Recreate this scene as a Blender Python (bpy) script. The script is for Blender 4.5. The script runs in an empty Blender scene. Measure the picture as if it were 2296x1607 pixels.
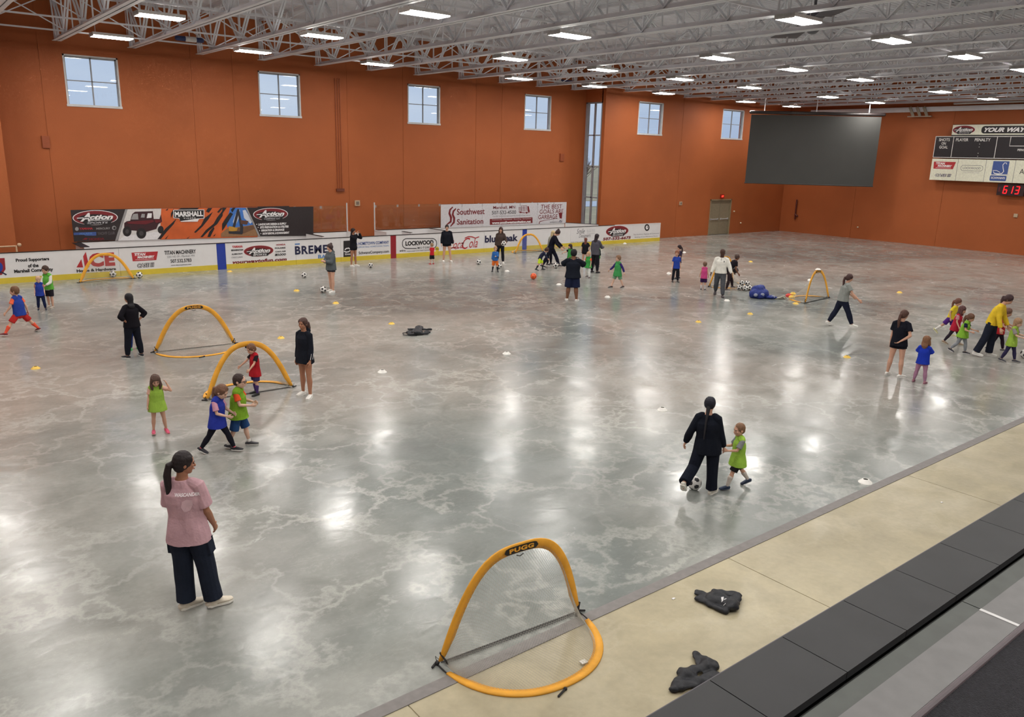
import bpy, bmesh, math, random
import numpy as np
from mathutils import Vector, Matrix, noise
from mathutils.bvhtree import BVHTree

SC = bpy.context.scene
COL = SC.collection
random.seed(7)
rad = math.radians

# ------------------------------------------------------------------ camera
CAM_H = 4.8
YAW, PITCH, ROLL, FPX = rad(38.5637), rad(-14.349), rad(1.5216), 1780.09
W, H = 2296, 1607
_f = np.array([math.sin(YAW) * math.cos(PITCH), math.cos(YAW) * math.cos(PITCH), math.sin(PITCH)])
_r = np.array([math.cos(YAW), -math.sin(YAW), 0.0])
_u = np.cross(_r, _f)
_c, _s = math.cos(ROLL), math.sin(ROLL)
RX, RU = _c * _r + _s * _u, -_s * _r + _c * _u
camd = bpy.data.cameras.new('camera')
cam = bpy.data.objects.new('camera', camd)
COL.objects.link(cam)
m = Matrix.Identity(4)
for i in range(3):
    m[i][0], m[i][1], m[i][2] = RX[i], RU[i], -_f[i]
m[2][3] = CAM_H
cam.matrix_world = m
camd.sensor_fit = 'HORIZONTAL'
camd.sensor_width = 36.0
camd.lens = FPX / W * 36.0
camd.clip_end = 600
camd.clip_start = 0.05
SC.camera = cam

# ------------------------------------------------------------------ sky, exposure
SC.view_settings.view_transform = 'Standard'
SC.view_settings.look = 'None'
SC.view_settings.gamma = 1
SC.view_settings.use_curve_mapping = False
SC.view_settings.exposure = 0.0
wd = bpy.data.worlds.new('overcast_sky')
SC.world = wd
wd.use_nodes = True
nt = wd.node_tree
bg = nt.nodes['Background']
tc = nt.nodes.new('ShaderNodeTexCoord')
mp = nt.nodes.new('ShaderNodeMapping')
mp.inputs['Scale'].default_value = (1.5, 1.5, 5)
nz = nt.nodes.new('ShaderNodeTexNoise')
nz.inputs['Scale'].default_value = 2.2
nz.inputs['Detail'].default_value = 4
cr = nt.nodes.new('ShaderNodeValToRGB')
cr.color_ramp.elements[0].position = 0.3
cr.color_ramp.elements[0].color = (0.40, 0.52, 0.72, 1)
cr.color_ramp.elements[1].position = 0.75
cr.color_ramp.elements[1].color = (0.58, 0.68, 0.82, 1)
nt.links.new(tc.outputs['Generated'], mp.inputs['Vector'])
nt.links.new(mp.outputs[0], nz.inputs['Vector'])
nt.links.new(nz.outputs[0], cr.inputs[0])
nt.links.new(cr.outputs[0], bg.inputs[0])
bg.inputs[1].default_value = 1.0

SC.cycles.use_adaptive_sampling = True
SC.cycles.adaptive_threshold = 0.08
SC.cycles.adaptive_min_samples = 16
SC.cycles.max_bounces = 6
SC.cycles.diffuse_bounces = 3
SC.cycles.glossy_bounces = 3
SC.cycles.transparent_max_bounces = 10
LAMP_POWER = 65.0      # emission of the ceiling light diffusers


def ray(px, py):
    return RX * ((px - W / 2) / FPX) - RU * ((py - H / 2) / FPX) + _f


def fl(px, py, z=0.0):
    d = ray(px, py)
    t = (z - CAM_H) / d[2]
    return Vector((d[0] * t, d[1] * t, z))


def aty(px, py, Y):
    d = ray(px, py)
    t = Y / d[1]
    return Vector((d[0] * t, Y, CAM_H + d[2] * t))


def atx(px, py, X):
    d = ray(px, py)
    t = X / d[0]
    return Vector((X, d[1] * t, CAM_H + d[2] * t))


# ------------------------------------------------------------------ materials
def lin(c):
    c = c / 255.0
    return c / 12.92 if c <= 0.04045 else ((c + 0.055) / 1.055) ** 2.4


_M = {}


def mat(name, rgb, rough=0.6, metal=0.0, spec=0.5, nscale=12.0, namt=0.08, bump=0.0, bscale=60.0, emit=0.0, sheen=0.0):
    if name in _M:
        return _M[name]
    M = bpy.data.materials.new(name)
    M.use_nodes = True
    n = M.node_tree
    b = n.nodes['Principled BSDF']
    col = tuple(lin(v) for v in rgb)
    b.inputs['Roughness'].default_value = rough
    b.inputs['Metallic'].default_value = metal
    b.inputs['Specular IOR Level'].default_value = spec
    t = n.nodes.new('ShaderNodeTexCoord')
    z = n.nodes.new('ShaderNodeTexNoise')
    z.inputs['Scale'].default_value = nscale
    z.inputs['Detail'].default_value = 3
    r = n.nodes.new('ShaderNodeValToRGB')
    r.color_ramp.elements[0].position = 0.3
    r.color_ramp.elements[1].position = 0.7
    r.color_ramp.elements[0].color = tuple(c * (1 - namt) for c in col) + (1,)
    r.color_ramp.elements[1].color = tuple(min(1, c * (1 + namt)) for c in col) + (1,)
    n.links.new(t.outputs['Object'], z.inputs['Vector'])
    n.links.new(z.outputs[0], r.inputs[0])
    n.links.new(r.outputs[0], b.inputs['Base Color'])
    if bump:
        z2 = n.nodes.new('ShaderNodeTexNoise')
        z2.inputs['Scale'].default_value = bscale
        n.links.new(t.outputs['Object'], z2.inputs['Vector'])
        bp = n.nodes.new('ShaderNodeBump')
        bp.inputs['Strength'].default_value = bump
        bp.inputs['Distance'].default_value = 0.02
        n.links.new(z2.outputs[0], bp.inputs['Height'])
        n.links.new(bp.outputs[0], b.inputs['Normal'])
    if emit:
        b.inputs['Emission Color'].default_value = col + (1,)
        b.inputs['Emission Strength'].default_value = emit
    _M[name] = M
    return M


def cloth(name, rgb):
    return mat('cloth_' + name, rgb, rough=0.92, spec=0.15, nscale=9, namt=0.12, bump=0.25, bscale=45)


def floor_material(name, dark, light, vein, tint, rough_lo, rough_hi, vein_amt=0.6):
    M = bpy.data.materials.new(name)
    M.use_nodes = True
    n = M.node_tree
    N, L = n.nodes, n.links
    b = N['Principled BSDF']
    t = N.new('ShaderNodeTexCoord')

    def noise_n(scale, detail, dist=0.0, stretch=None, rough=0.5):
        z = N.new('ShaderNodeTexNoise')
        z.inputs['Scale'].default_value = scale
        z.inputs['Detail'].default_value = detail
        z.inputs['Distortion'].default_value = dist
        z.inputs['Roughness'].default_value = rough
        if stretch:
            m_ = N.new('ShaderNodeMapping')
            m_.inputs['Scale'].default_value = stretch
            m_.inputs['Rotation'].default_value = (0, 0, 0.5)
            L.new(t.outputs['Object'], m_.inputs[0])
            L.new(m_.outputs[0], z.inputs['Vector'])
        else:
            L.new(t.outputs['Object'], z.inputs['Vector'])
        return z

    def ramp(src, p0, c0, p1, c1):
        r = N.new('ShaderNodeValToRGB')
        r.color_ramp.elements[0].position = p0
        r.color_ramp.elements[1].position = p1
        r.color_ramp.elements[0].color = c0
        r.color_ramp.elements[1].color = c1
        L.new(src.outputs[0], r.inputs[0])
        return r

    def mix(a, bb, fac, mode='MIX'):
        x = N.new('ShaderNodeMixRGB')
        x.blend_type = mode
        for sock, v in ((1, a), (2, bb)):
            if isinstance(v, tuple):
                x.inputs[sock].default_value = v
            else:
                L.new(v.outputs[0], x.inputs[sock])
        if isinstance(fac, float):
            x.inputs[0].default_value = fac
        else:
            L.new(fac.outputs[0], x.inputs[0])
        return x

    D, Lt, V, T = [tuple(lin(v) for v in c) + (1,) for c in (dark, light, vein, tint)]
    big = ramp(noise_n(0.16, 4, 0.6), 0.38, D, 0.62, Lt)
    tn = ramp(noise_n(0.07, 2, 0.3), 0.46, (0, 0, 0, 1), 0.66, (1, 1, 1, 1))
    base = mix(big, T, tn)
    mid = ramp(noise_n(1.5, 6, 0.8, (1, 1.3, 1)), 0.35, (0.86, 0.86, 0.86, 1), 0.65, (1.1, 1.1, 1.1, 1))
    base = mix(base, mid, 0.75, 'MULTIPLY')
    # pale wandering trowel streaks: the crest of a distorted noise
    wn = noise_n(0.9, 6, 0.0, None, 0.62)
    vsub = N.new('ShaderNodeVectorMath')
    vsub.operation = 'SUBTRACT'
    vsub.inputs[1].default_value = (.5, .5, .5)
    L.new(wn.outputs['Color'], vsub.inputs[0])
    vsc = N.new('ShaderNodeVectorMath')
    vsc.operation = 'SCALE'
    vsc.inputs['Scale'].default_value = 2.6
    L.new(vsub.outputs[0], vsc.inputs[0])
    vad = N.new('ShaderNodeVectorMath')
    L.new(t.outputs['Object'], vad.inputs[0])
    L.new(vsc.outputs[0], vad.inputs[1])
    vz = N.new('ShaderNodeTexVoronoi')
    vz.feature = 'DISTANCE_TO_EDGE'
    vz.inputs['Scale'].default_value = 0.75
    L.new(vad.outputs[0], vz.inputs['Vector'])
    vz2 = noise_n(2.4, 7, 0.6, (0.7, 1.6, 1), 0.66)
    cr_ = N.new('ShaderNodeValToRGB')
    e = cr_.color_ramp.elements
    e[0].position, e[0].color = 0.0, (1, 1, 1, 1)
    e[1].position, e[1].color = 0.075, (0, 0, 0, 1)
    L.new(vz.outputs[0], cr_.inputs[0])
    cr2 = N.new('ShaderNodeValToRGB')
    e = cr2.color_ramp.elements
    e[0].position, e[0].color = 0.489, (0, 0, 0, 1)
    e[1].position, e[1].color = 0.511, (0, 0, 0, 1)
    k = e.new(0.5)
    k.color = (.4, .4, .4, 1)
    L.new(vz2.outputs[0], cr2.inputs[0])
    cr_ = mix(cr_, cr2, 1.0, 'ADD')
    msk = ramp(noise_n(0.33, 4), 0.36, (vein_amt * .15,) * 3 + (1,), 0.66, (vein_amt,) * 3 + (1,))
    vm = mix(cr_, msk, 1.0, 'MULTIPLY')
    base = mix(base, V, vm)
    fine = ramp(noise_n(14, 5), 0.3, (0.93, 0.93, 0.93, 1), 0.7, (1.05, 1.05, 1.05, 1))
    base = mix(base, fine, 0.8, 'MULTIPLY')
    L.new(base.outputs[0], b.inputs['Base Color'])
    rr = ramp(noise_n(0.9, 5, 0.8), 0.35, (rough_lo,) * 3 + (1,), 0.68, (rough_hi,) * 3 + (1,))
    L.new(rr.outputs[0], b.inputs['Roughness'])
    b.inputs['Specular IOR Level'].default_value = 0.42
    bp = N.new('ShaderNodeBump')
    bp.inputs['Strength'].default_value = 0.22
    bp.inputs['Distance'].default_value = 0.012
    L.new(noise_n(3.4, 5, 0.8, (.8, 1.4, 1), .6).outputs[0], bp.inputs['Height'])
    L.new(bp.outputs[0], b.inputs['Normal'])
    return M


def glass_material(name, gloss=0.08, tint=(1, 1, 1), rough=0.0):
    M = bpy.data.materials.new(name)
    M.use_nodes = True
    n = M.node_tree
    N, L = n.nodes, n.links
    for x in list(N):
        N.remove(x)
    o = N.new('ShaderNodeOutputMaterial')
    tr = N.new('ShaderNodeBsdfTransparent')
    tr.inputs[0].default_value = tuple(tint) + (1,)
    gl = N.new('ShaderNodeBsdfGlossy')
    gl.inputs['Roughness'].default_value = rough
    lw_ = N.new('ShaderNodeLayerWeight')
    pw = N.new('ShaderNodeMath')
    pw.operation = 'POWER'
    pw.inputs[1].default_value = 4.0
    L.new(lw_.outputs['Facing'], pw.inputs[0])
    ad = N.new('ShaderNodeMath')
    ad.operation = 'ADD'
    ad.inputs[1].default_value = gloss
    ad.use_clamp = True
    L.new(pw.outputs[0], ad.inputs[0])
    mx = N.new('ShaderNodeMixShader')
    L.new(ad.outputs[0], mx.inputs[0])
    L.new(tr.outputs[0], mx.inputs[1])
    L.new(gl.outputs[0], mx.inputs[2])
    L.new(mx.outputs[0], o.inputs[0])
    return M


# ------------------------------------------------------------------ mesh helpers
class G:
    """collects vertices and faces for one mesh"""

    def __init__(s):
        s.v, s.f, s.m = [], [], []

    def add(s, vs, fs, mi=0):
        o = len(s.v)
        s.v += [tuple(p) for p in vs]
        for f in fs:
            s.f.append(tuple(o + i for i in f))
            s.m.append(mi)

    def box(s, x0, y0, z0, x1, y1, z1, mi=0):
        s.add([(x0, y0, z0), (x1, y0, z0), (x1, y1, z0), (x0, y1, z0), (x0, y0, z1), (x1, y0, z1), (x1, y1, z1), (x0, y1, z1)],
              [(0, 3, 2, 1), (4, 5, 6, 7), (0, 1, 5, 4), (1, 2, 6, 5), (2, 3, 7, 6), (3, 0, 4, 7)], mi)

    def bar(s, a, b, w, h, up=(0, 0, 1), mi=0):
        a, b = Vector(a), Vector(b)
        d = (b - a).normalized()
        up = Vector(up)
        x = d.cross(up)
        if x.length < 1e-4:
            x = d.cross(Vector((1, 0, 0)))
        x.normalize()
        z = x.cross(d)
        vs = []
        for p in (a, b):
            for i, j in ((-1, -1), (1, -1), (1, 1), (-1, 1)):
                vs.append(p + x * (i * w / 2) + z * (j * h / 2))
        s.add(vs, [(0, 1, 2, 3), (7, 6, 5, 4), (0, 4, 5, 1), (1, 5, 6, 2), (2, 6, 7, 3), (3, 7, 4, 0)], mi)

    def loft(s, rings, n=14, round0=True, round1=True, mi=0):
        """rings: (centre, rx, ry, side, front); closed tube with round or flat ends"""
        R = [tuple(r) for r in rings]

        def ext(r, q, first):
            c, rx, ry, sd, fr = r
            ax = Vector(c) - Vector(q[0])
            if ax.length < 1e-6:
                return []
            ax.normalize()
            e = min(rx, ry)
            out = []
            for k, sc in ((0.5, 0.87), (0.87, 0.5), (0.98, 0.18)):
                out.append((Vector(c) + ax * e * k, rx * sc, ry * sc, sd, fr))
            return out
        if round0 and len(R) > 1:
            R = list(reversed(ext(R[0], R[1], True))) + R
        if round1 and len(R) > 1:
            R = R + ext(R[-1], R[-2], False)
        o = len(s.v)
        for c, rx, ry, sd, fr in R:
            c, sd, fr = Vector(c), Vector(sd), Vector(fr)
            for i in range(n):
                a = 2 * math.pi * i / n
                s.v.append(tuple(c + sd * (rx * math.cos(a)) + fr * (ry * math.sin(a))))
        for j in range(len(R) - 1):
            for i in range(n):
                a, b_ = o + j * n + i, o + j * n + (i + 1) % n
                s.f.append((a, b_, b_ + n, a + n))
                s.m.append(mi)
        s.f.append(tuple(o + i for i in reversed(range(n))))
        s.m.append(mi)
        e = o + (len(R) - 1) * n
        s.f.append(tuple(e + i for i in range(n)))
        s.m.append(mi)

    def tube(s, pts, rs, ref=(0, 1, 0), n=10, flat=1.0, r0=True, r1=True, mi=0):
        """tube through points; rs radii; flat scales the radius along ref"""
        P = [Vector(p) for p in pts]
        if not hasattr(rs, '__len__'):
            rs = [rs] * len(P)
        ref = Vector(ref)
        rings = []
        for i, p in enumerate(P):
            d = (P[min(i + 1, len(P) - 1)] - P[max(i - 1, 0)]).normalized()
            fr = ref - d * ref.dot(d)
            if fr.length < 1e-3:
                alt = Vector((1, 0, 0))
                fr = alt - d * alt.dot(d)
            fr.normalize()
            sd = fr.cross(d)
            rings.append((p, rs[i], rs[i] * flat, sd, fr))
        s.loft(rings, n, r0, r1, mi)

    def ball(s, c, rx, ry, rz, B=None, n=14, mi=0):
        B = B or Matrix.Identity(3)
        c = Vector(c)
        X, Y, Z = B @ Vector((1, 0, 0)), B @ Vector((0, 1, 0)), B @ Vector((0, 0, 1))
        rings = []
        K = 8
        for k in range(1, K):
            a = math.pi * k / K
            rings.append((c - Z * (rz * math.cos(a)), rx * math.sin(a), ry * math.sin(a), X, Y))
        s.loft(rings, n, False, False, mi)

    def disc(s, c, u, v, ru, rv, n=32, mi=0):
        c, u, v = Vector(c), Vector(u), Vector(v)
        s.add([c + u * (ru * math.cos(2 * math.pi * i / n)) + v * (rv * math.sin(2 * math.pi * i / n)) for i in range(n)], [tuple(range(n))], mi)

    def mesh(s, name):
        me = bpy.data.meshes.new(name)
        me.from_pydata([tuple(p) for p in s.v], [], s.f)
        me.update()
        return me


def link(name, me, mats, parent=None, smooth=False, gm=None):
    if not isinstance(mats, (list, tuple)):
        mats = [mats]
    for x in mats:
        me.materials.append(x)
    if gm:
        me.polygons.foreach_set('material_index', gm)
    if smooth:
        me.polygons.foreach_set('use_smooth', [True] * len(me.polygons))
    o = bpy.data.objects.new(name, me)
    COL.objects.link(o)
    if parent:
        o.parent = parent
    return o


def put(name, g, mats, parent=None, smooth=False):
    me = g.mesh(name)
    return link(name, me, mats, parent, smooth, g.m)


def tag(o, label, cat, group=None, kind=None):
    if label:
        o['label'] = label
    if cat:
        o['category'] = cat
    if group:
        o['group'] = group
    if kind:
        o['kind'] = kind
    return o


def struct(o):
    o['kind'] = 'structure'
    return o


def empty(name, loc=(0, 0, 0), rz=0.0):
    o = bpy.data.objects.new(name, None)
    COL.objects.link(o)
    o.location = loc
    o.rotation_euler = (0, 0, rz)
    o.empty_display_size = 0.1
    return o


def remeshed(g, name, vox, smooth=3, amp=0.0, freq=6.0, seed=0.0):
    me = g.mesh('tmp')
    o = bpy.data.objects.new('tmp', me)
    COL.objects.link(o)
    md = o.modifiers.new('r', 'REMESH')
    md.mode = 'VOXEL'
    md.voxel_size = vox
    if smooth:
        sm = o.modifiers.new('s', 'SMOOTH')
        sm.factor = 0.6
        sm.iterations = smooth
    dg = bpy.context.evaluated_depsgraph_get()
    out = bpy.data.meshes.new_from_object(o.evaluated_get(dg), depsgraph=dg)
    bpy.data.objects.remove(o)
    bpy.data.meshes.remove(me)
    out.name = name
    if amp:
        nv = len(out.vertices)
        co = np.empty(nv * 3)
        no = np.empty(nv * 3)
        out.vertices.foreach_get('co', co)
        out.vertices.foreach_get('normal', no)
        co, no = co.reshape(-1, 3), no.reshape(-1, 3)
        off = Vector((seed * 3.1, seed * 1.7, 0))
        d = np.array([noise.noise(Vector((p[0] * freq * 1.6, p[1] * freq * 1.6, p[2] * freq * 0.8)) + off) for p in co])
        co = co + no * (d * amp)[:, None]
        out.vertices.foreach_set('co', co.ravel())
        out.update()
    return out


# ------------------------------------------------------------------ lettering
def text_mesh(s, bold=0.0, shear=0.0, spacing=1.0):
    cu = bpy.data.curves.new('t', 'FONT')
    cu.body = s
    cu.offset = bold
    cu.shear = shear
    cu.space_character = spacing
    cu.resolution_u = 3
    cu.align_x = 'CENTER'
    cu.space_line = 0.9
    o = bpy.data.objects.new('t', cu)
    COL.objects.link(o)
    dg = bpy.context.evaluated_depsgraph_get()
    me = bpy.data.meshes.new_from_object(o.evaluated_get(dg))
    bpy.data.objects.remove(o)
    bpy.data.curves.remove(cu)
    n = len(me.vertices)
    co = np.empty(n * 3)
    me.vertices.foreach_get('co', co)
    return me, co.reshape(-1, 3)


class Plane:
    """a flat drawing surface: origin, right, up, normal (towards the viewer)"""

    def __init__(s, o, u, v, n):
        s.o, s.u, s.v, s.n = Vector(o), Vector(u), Vector(v), Vector(n)

    def p(s, a, b, d=0.0):
        return s.o + s.u * a + s.v * b + s.n * d

    def text(s, st, x0, x1, y0, y1, m_, parent, bold=0.0, shear=0.0, d=0.004, name='lettering', spacing=1.0, rot=0.0, wdt=None):
        me, co = text_mesh(st, bold, shear, spacing)
        mn, mx = co.min(0), co.max(0)
        sx, sy = (x1 - x0) / (mx[0] - mn[0]), (y1 - y0) / (mx[1] - mn[1])
        out = np.empty_like(co)
        cx, cy = (x0 + x1) / 2, (y0 + y1) / 2
        for i, c in enumerate(co):
            a, b = x0 + (c[0] - mn[0]) * sx, y0 + (c[1] - mn[1]) * sy
            if rot:
                b += (a - cx) * rot
            out[i] = s.p(a, b, d)
        me.vertices.foreach_set('co', out.ravel())
        me.update()
        return link(name, me, m_, parent)

    def poly(s, pts, m_, parent, name='emblem', d=0.003):
        g = G()
        g.add([s.p(a, b, d) for a, b in pts], [tuple(range(len(pts)))])
        return put(name, g, m_, parent)

    def shapes(s, polys, mats, parent, name='emblem', d=0.003, step=0.0012):
        """polys: (points, material index) drawn one over the other"""
        g = G()
        for k, (pts, mi) in enumerate(polys):
            g.add([s.p(a, b, d + k * step) for a, b in pts], [tuple(range(len(pts)))], mi)
        return put(name, g, mats, parent)

    def stroke(s, pts, w, m_, parent, name='lettering', d=0.004):
        g = G()
        s.stroke_g(g, pts, w, d)
        return put(name, g, m_, parent)

    def stroke_g(s, g, pts, w, d=0.004, mi=0):
        P = [Vector((a, b)) for a, b in pts]
        ws = w if hasattr(w, '__len__') else [w] * len(P)
        vs = []
        for i, p in enumerate(P):
            t = (P[min(i + 1, len(P) - 1)] - P[max(i - 1, 0)]).normalized()
            nn = Vector((-t.y, t.x))
            for sg in (-1, 1):
                q = p + nn * (sg * ws[i] / 2)
                vs.append(s.p(q.x, q.y, d))
        g.add(vs, [(2 * i, 2 * i + 2, 2 * i + 3, 2 * i + 1) for i in range(len(P) - 1)], mi)


def ell(cx, cy, rx, ry, n=36, a0=0.0, a1=360.0):
    return [(cx + rx * math.cos(rad(a0 + (a1 - a0) * i / n)), cy + ry * math.sin(rad(a0 + (a1 - a0) * i / n))) for i in range(n + (0 if a1 - a0 >= 360 else 1))]


def rrect(x0, y0, x1, y1, r, n=6):
    out = []
    for cx, cy, a in ((x1 - r, y1 - r, 0), (x0 + r, y1 - r, 90), (x0 + r, y0 + r, 180), (x1 - r, y0 + r, 270)):
        out += [(cx + r * math.cos(rad(a + 90 * i / n)), cy + r * math.sin(rad(a + 90 * i / n))) for i in range(n + 1)]
    return out


WORDS = ['first', 'second', 'third', 'fourth', 'fifth', 'sixth', 'seventh', 'eighth', 'ninth', 'tenth', 'eleventh', 'twelfth', 'thirteenth',
         'fourteenth', 'fifteenth', 'sixteenth', 'seventeenth', 'eighteenth', 'nineteenth', 'twentieth', 'twenty-first', 'twenty-second', 'twenty-third', 'twenty-fourth']
# ================================================================== the hall
YB = 32.5        # front face of the rink boards
YW = 33.65       # windowed wall
YR = 35.3        # the same wall where it steps back behind the benches
XE = 51.3        # end wall
XA, XB = 3.8, 33.1
ZT = 10.1        # roof deck
XL, YN = -14.0, -9.0

concrete = floor_material('polished_concrete', (120, 126, 123), (160, 161, 155), (200, 200, 193), (162, 156, 148), 0.14, 0.28, 0.55)
beige = floor_material('beige_concrete', (168, 158, 130), (186, 176, 147), (204, 196, 172), (172, 160, 134), 0.3, 0.5, 0.25)
orange = mat('orange_wall_paint', (168, 92, 50), rough=0.62, spec=0.3, nscale=0.5, namt=0.06, bump=0.12, bscale=30)
steel = mat('painted_steel', (230, 232, 238), rough=0.55, spec=0.3, nscale=2, namt=0.05)
deckm = mat('steel_deck', (232, 234, 240), rough=0.5, spec=0.3, nscale=1, namt=0.06)
white = mat('white_board', (226, 224, 224), rough=0.32, nscale=3, namt=0.025)
black = mat('black_cap', (34, 30, 30), rough=0.4)
alu = mat('aluminium_frame', (205, 205, 205), rough=0.4, metal=0.0, nscale=3)
greyf = mat('grey_frame', (150, 152, 158), rough=0.45, nscale=3)
pane = glass_material('window_glass', 0.03)

# floor
g = G()
g.add([(XL, 5.45, 0), (XE + .3, 5.45, 0), (XE + .3, YR + .3, 0), (XL, YR + .3, 0)], [(0, 1, 2, 3)])
struct(put('floor', g, concrete))
# raised beige concrete walkway with its joints
g = G()
xs = [XL, -10.7, -6.1, -1.47, 3.15, 7.77, 12.40, 17.0, 21.6, 26.2, 30.9, 35.5, 40.1, 44.7, 49.3, XE]
for a, b in zip(xs[:-1], xs[1:]):
    g.box(a + .006, YN, -0.1, b - .006, 5.31, 0.004)
g.box(XL, YN, -0.2, XE, 5.31, -0.004)
struct(put('floor', g, beige))
g = G()
g.box(XL, 5.31, -0.05, XE, 5.45, 0.012)
struct(put('trim_1', g, mat('grey_joint_strip', (128, 124, 122), rough=0.7)))
# pale line round the far end of the rink
g = G()
arc = []
for i in range(25):
    a = rad(90 - 90 * i / 24)
    arc.append((42.3 + 8.2 * math.cos(a), 24.9 + 8.2 * math.sin(a)))
arc = [(37.2, 33.1)] + arc + [(50.5, 15.0), (50.5, 5.6)]
pl = Plane((0, 0, 0.002), (1, 0, 0), (0, 1, 0), (0, 0, 1))
pl.stroke_g(g, arc, 0.07, 0.0)
struct(put('trim_2', g, mat('pale_floor_line', (196, 186, 176), rough=0.5)))


def wall_y(name, y0, y1, x0, x1, holes, seams, ztop=ZT):
    """wall along X with rectangular holes (x0,x1,z0,z1) and thin panel joints"""
    g = G()
    cuts = sorted(set([x0, x1] + [h[0] for h in holes] + [h[1] for h in holes] + list(seams)))
    for a, b in zip(cuts[:-1], cuts[1:]):
        hs = sorted([h for h in holes if h[0] < (a + b) / 2 < h[1]], key=lambda h: h[2])
        ea = 0.008 if a in seams else 0
        eb = 0.008 if b in seams else 0
        z = -0.2
        for h in hs:
            g.box(a + ea, y0, z, b - eb, y1, h[2])
            z = h[3]
        g.box(a + ea, y0, z, b - eb, y1, ztop)
    for s_ in seams:
        g.box(s_ - .1, y0 + .015, -0.2, s_ + .1, y1 - .02, ztop)
    return struct(put(name, g, orange))


WIN = [(6.23, 8.14), (13.71, 15.62), (21.17, 23.07), (28.55, 30.47)]
WZ = (6.2, 8.05)
wall_y('wall_back', YR, YR + .3, XA, XB + .3, [(a, b) + WZ for a, b in WIN], [5.45, 10.9, 12.6, 17.9, 20.9, 25.3, 27.0])
W56 = [(35.80, 37.95), (43.65, 45.9)]
DR = (43.15, 45.4, 0.0, 2.33)
wall_y('wall_back', YW, YW + .3, XB, XE + .3, [W56[0] + WZ, DR, (W56[1][0], W56[1][1]) + WZ], [39.8])
wall_y('wall_back', YW, YW + .3, XL, XA, [], [-2.0])
# returns of the recess; the right one carries the tall window
g = G()
TY0, TY1, TZ0, TZ1 = 33.88, 35.22, 0.72, 7.86
g.box(XB, YW + .3, -0.2, XB + .3, TY0, ZT)
g.box(XB, TY0, -0.2, XB + .3, YR, TZ0)
g.box(XB, TY0, TZ1, XB + .3, YR, ZT)
g.box(XB, TY1, TZ0, XB + .3, YR, TZ1)
struct(put('wall_right', g, orange))
g = G()
g.box(XA - .3, YW + .3, -0.2, XA, YR, ZT)
struct(put('wall_left', g, orange))
# end wall, near wall and left wall
g = G()
for a, b in ((YN, 2), (2, 9), (9, 16), (16, 22.6), (22.6, 28.2), (28.2, YW)):
    g.box(XE, a + .008, -0.2, XE + .3, b - .008, ZT)
g.box(XE + .02, YN, -0.2, XE + .25, YW, ZT)
struct(put('wall_end', g, orange))
g = G()
g.box(XL, YN - .3, -0.2, XE, YN, ZT)
struct(put('wall_near', g, orange))
g = G()
g.box(XL - .3, YN, -0.2, XL, YR, ZT)
struct(put('wall_left', g, orange))


def window_y(n, x0, x1, z0, z1, y):
    """two by two window set in a wall facing -Y"""
    r = empty('window_%d' % n, ((x0 + x1) / 2, y, z0))
    struct(r)
    cx, w, h = 0, (x1 - x0) / 2, z1 - z0
    d = 0.12
    g = G()
    t = 0.055
    g.box(-w, -.012, 0, -w + t, d + .06, h)
    g.box(w - t, -.012, 0, w, d + .06, h)
    g.box(-w, -.012, h - t, w, d + .06, h)
    g.box(-w - .02, -.03, -.03, w + .02, d + .06, t)
    put('window_frame', g, alu, r)
    g = G()
    b = 0.035
    g.box(-b / 2 * 1.3, d - .02, t, b / 2 * 1.3, d + .04, h - t)
    g.box(-w + t, d - .02, h / 2 - b / 2, w - t, d + .04, h / 2 + b / 2)
    g.box(-w + t, d - .02, t, -w + t + .04, d + .04, h - t)
    g.box(w - t - .04, d - .02, t, w - t, d + .04, h - t)
    g.box(-w + t, d - .02, h - t - .05, w - t, d + .04, h - t)
    put('window_bars', g, greyf, r)
    g = G()
    g.box(-w + t, d + .005, t, w - t, d + .012, h - t)
    put('glass_pane', g, pane, r)
    return r


k = 1
for a, b in WIN:
    window_y(k, a, b, WZ[0], WZ[1], YR)
    k += 1
for a, b in W56:
    window_y(k, a, b, WZ[0], WZ[1], YW)
    k += 1
# tall narrow window on the return
r = struct(empty('window_7', (XB, (TY0 + TY1) / 2, TZ0)))
hw, hh = (TY1 - TY0) / 2, TZ1 - TZ0
g = G()
g.box(-.02, -hw, 0, .16, -hw + .07, hh)
g.box(-.02, hw - .14, 0, .16, hw, hh)
g.box(-.02, -hw, hh - .07, .16, hw, hh)
g.box(-.06, -hw - .03, -.05, .16, hw + .03, .07)
put('window_frame', g, greyf, r)
g = G()
g.box(.06, -.06, .07, .13, .06, hh - .07)
for q in (1.80, 3.55, 5.32):
    g.box(.06, -hw, q - .035, .13, hw, q + .035)
put('window_bars', g, greyf, r)
g = G()
g.box(.09, -hw + .07, .07, .1, hw - .14, hh - .07)
put('glass_pane', g, pane, r)

# double door
r = struct(empty('door_1', ((DR[0] + DR[1]) / 2, YW, 0)))
dm = mat('tan_door_paint', (140, 130, 108), rough=0.5)
dfm = mat('door_frame_paint', (150, 134, 106), rough=0.5)
w = (DR[1] - DR[0]) / 2
g = G()
g.box(-w, -.03, 0, -w + .07, .2, 2.33)
g.box(w - .07, -.03, 0, w, .2, 2.33)
g.box(-w, -.03, 2.25, w, .2, 2.33)
put('door_frame', g, dfm, r)
for s_ in (-1, 1):
    g = G()
    x0, x1 = (0.012, w - .075) if s_ > 0 else (-w + .075, -0.012)
    g.box(x0, .05, .01, x1, .1, 2.245)
    lf = put('door_leaf', g, dm, r)
    g = G()
    g.box(x0 + .12, -.0, 1.0, x1 - .12, .035, 1.05)
    g.box(x0 + .1, .0, .98, x0 + .2, .05, 1.08)
    g.box(x1 - .2, .0, .98, x1 - .1, .05, 1.08)
    put('push_bar', g, alu, lf)

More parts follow.
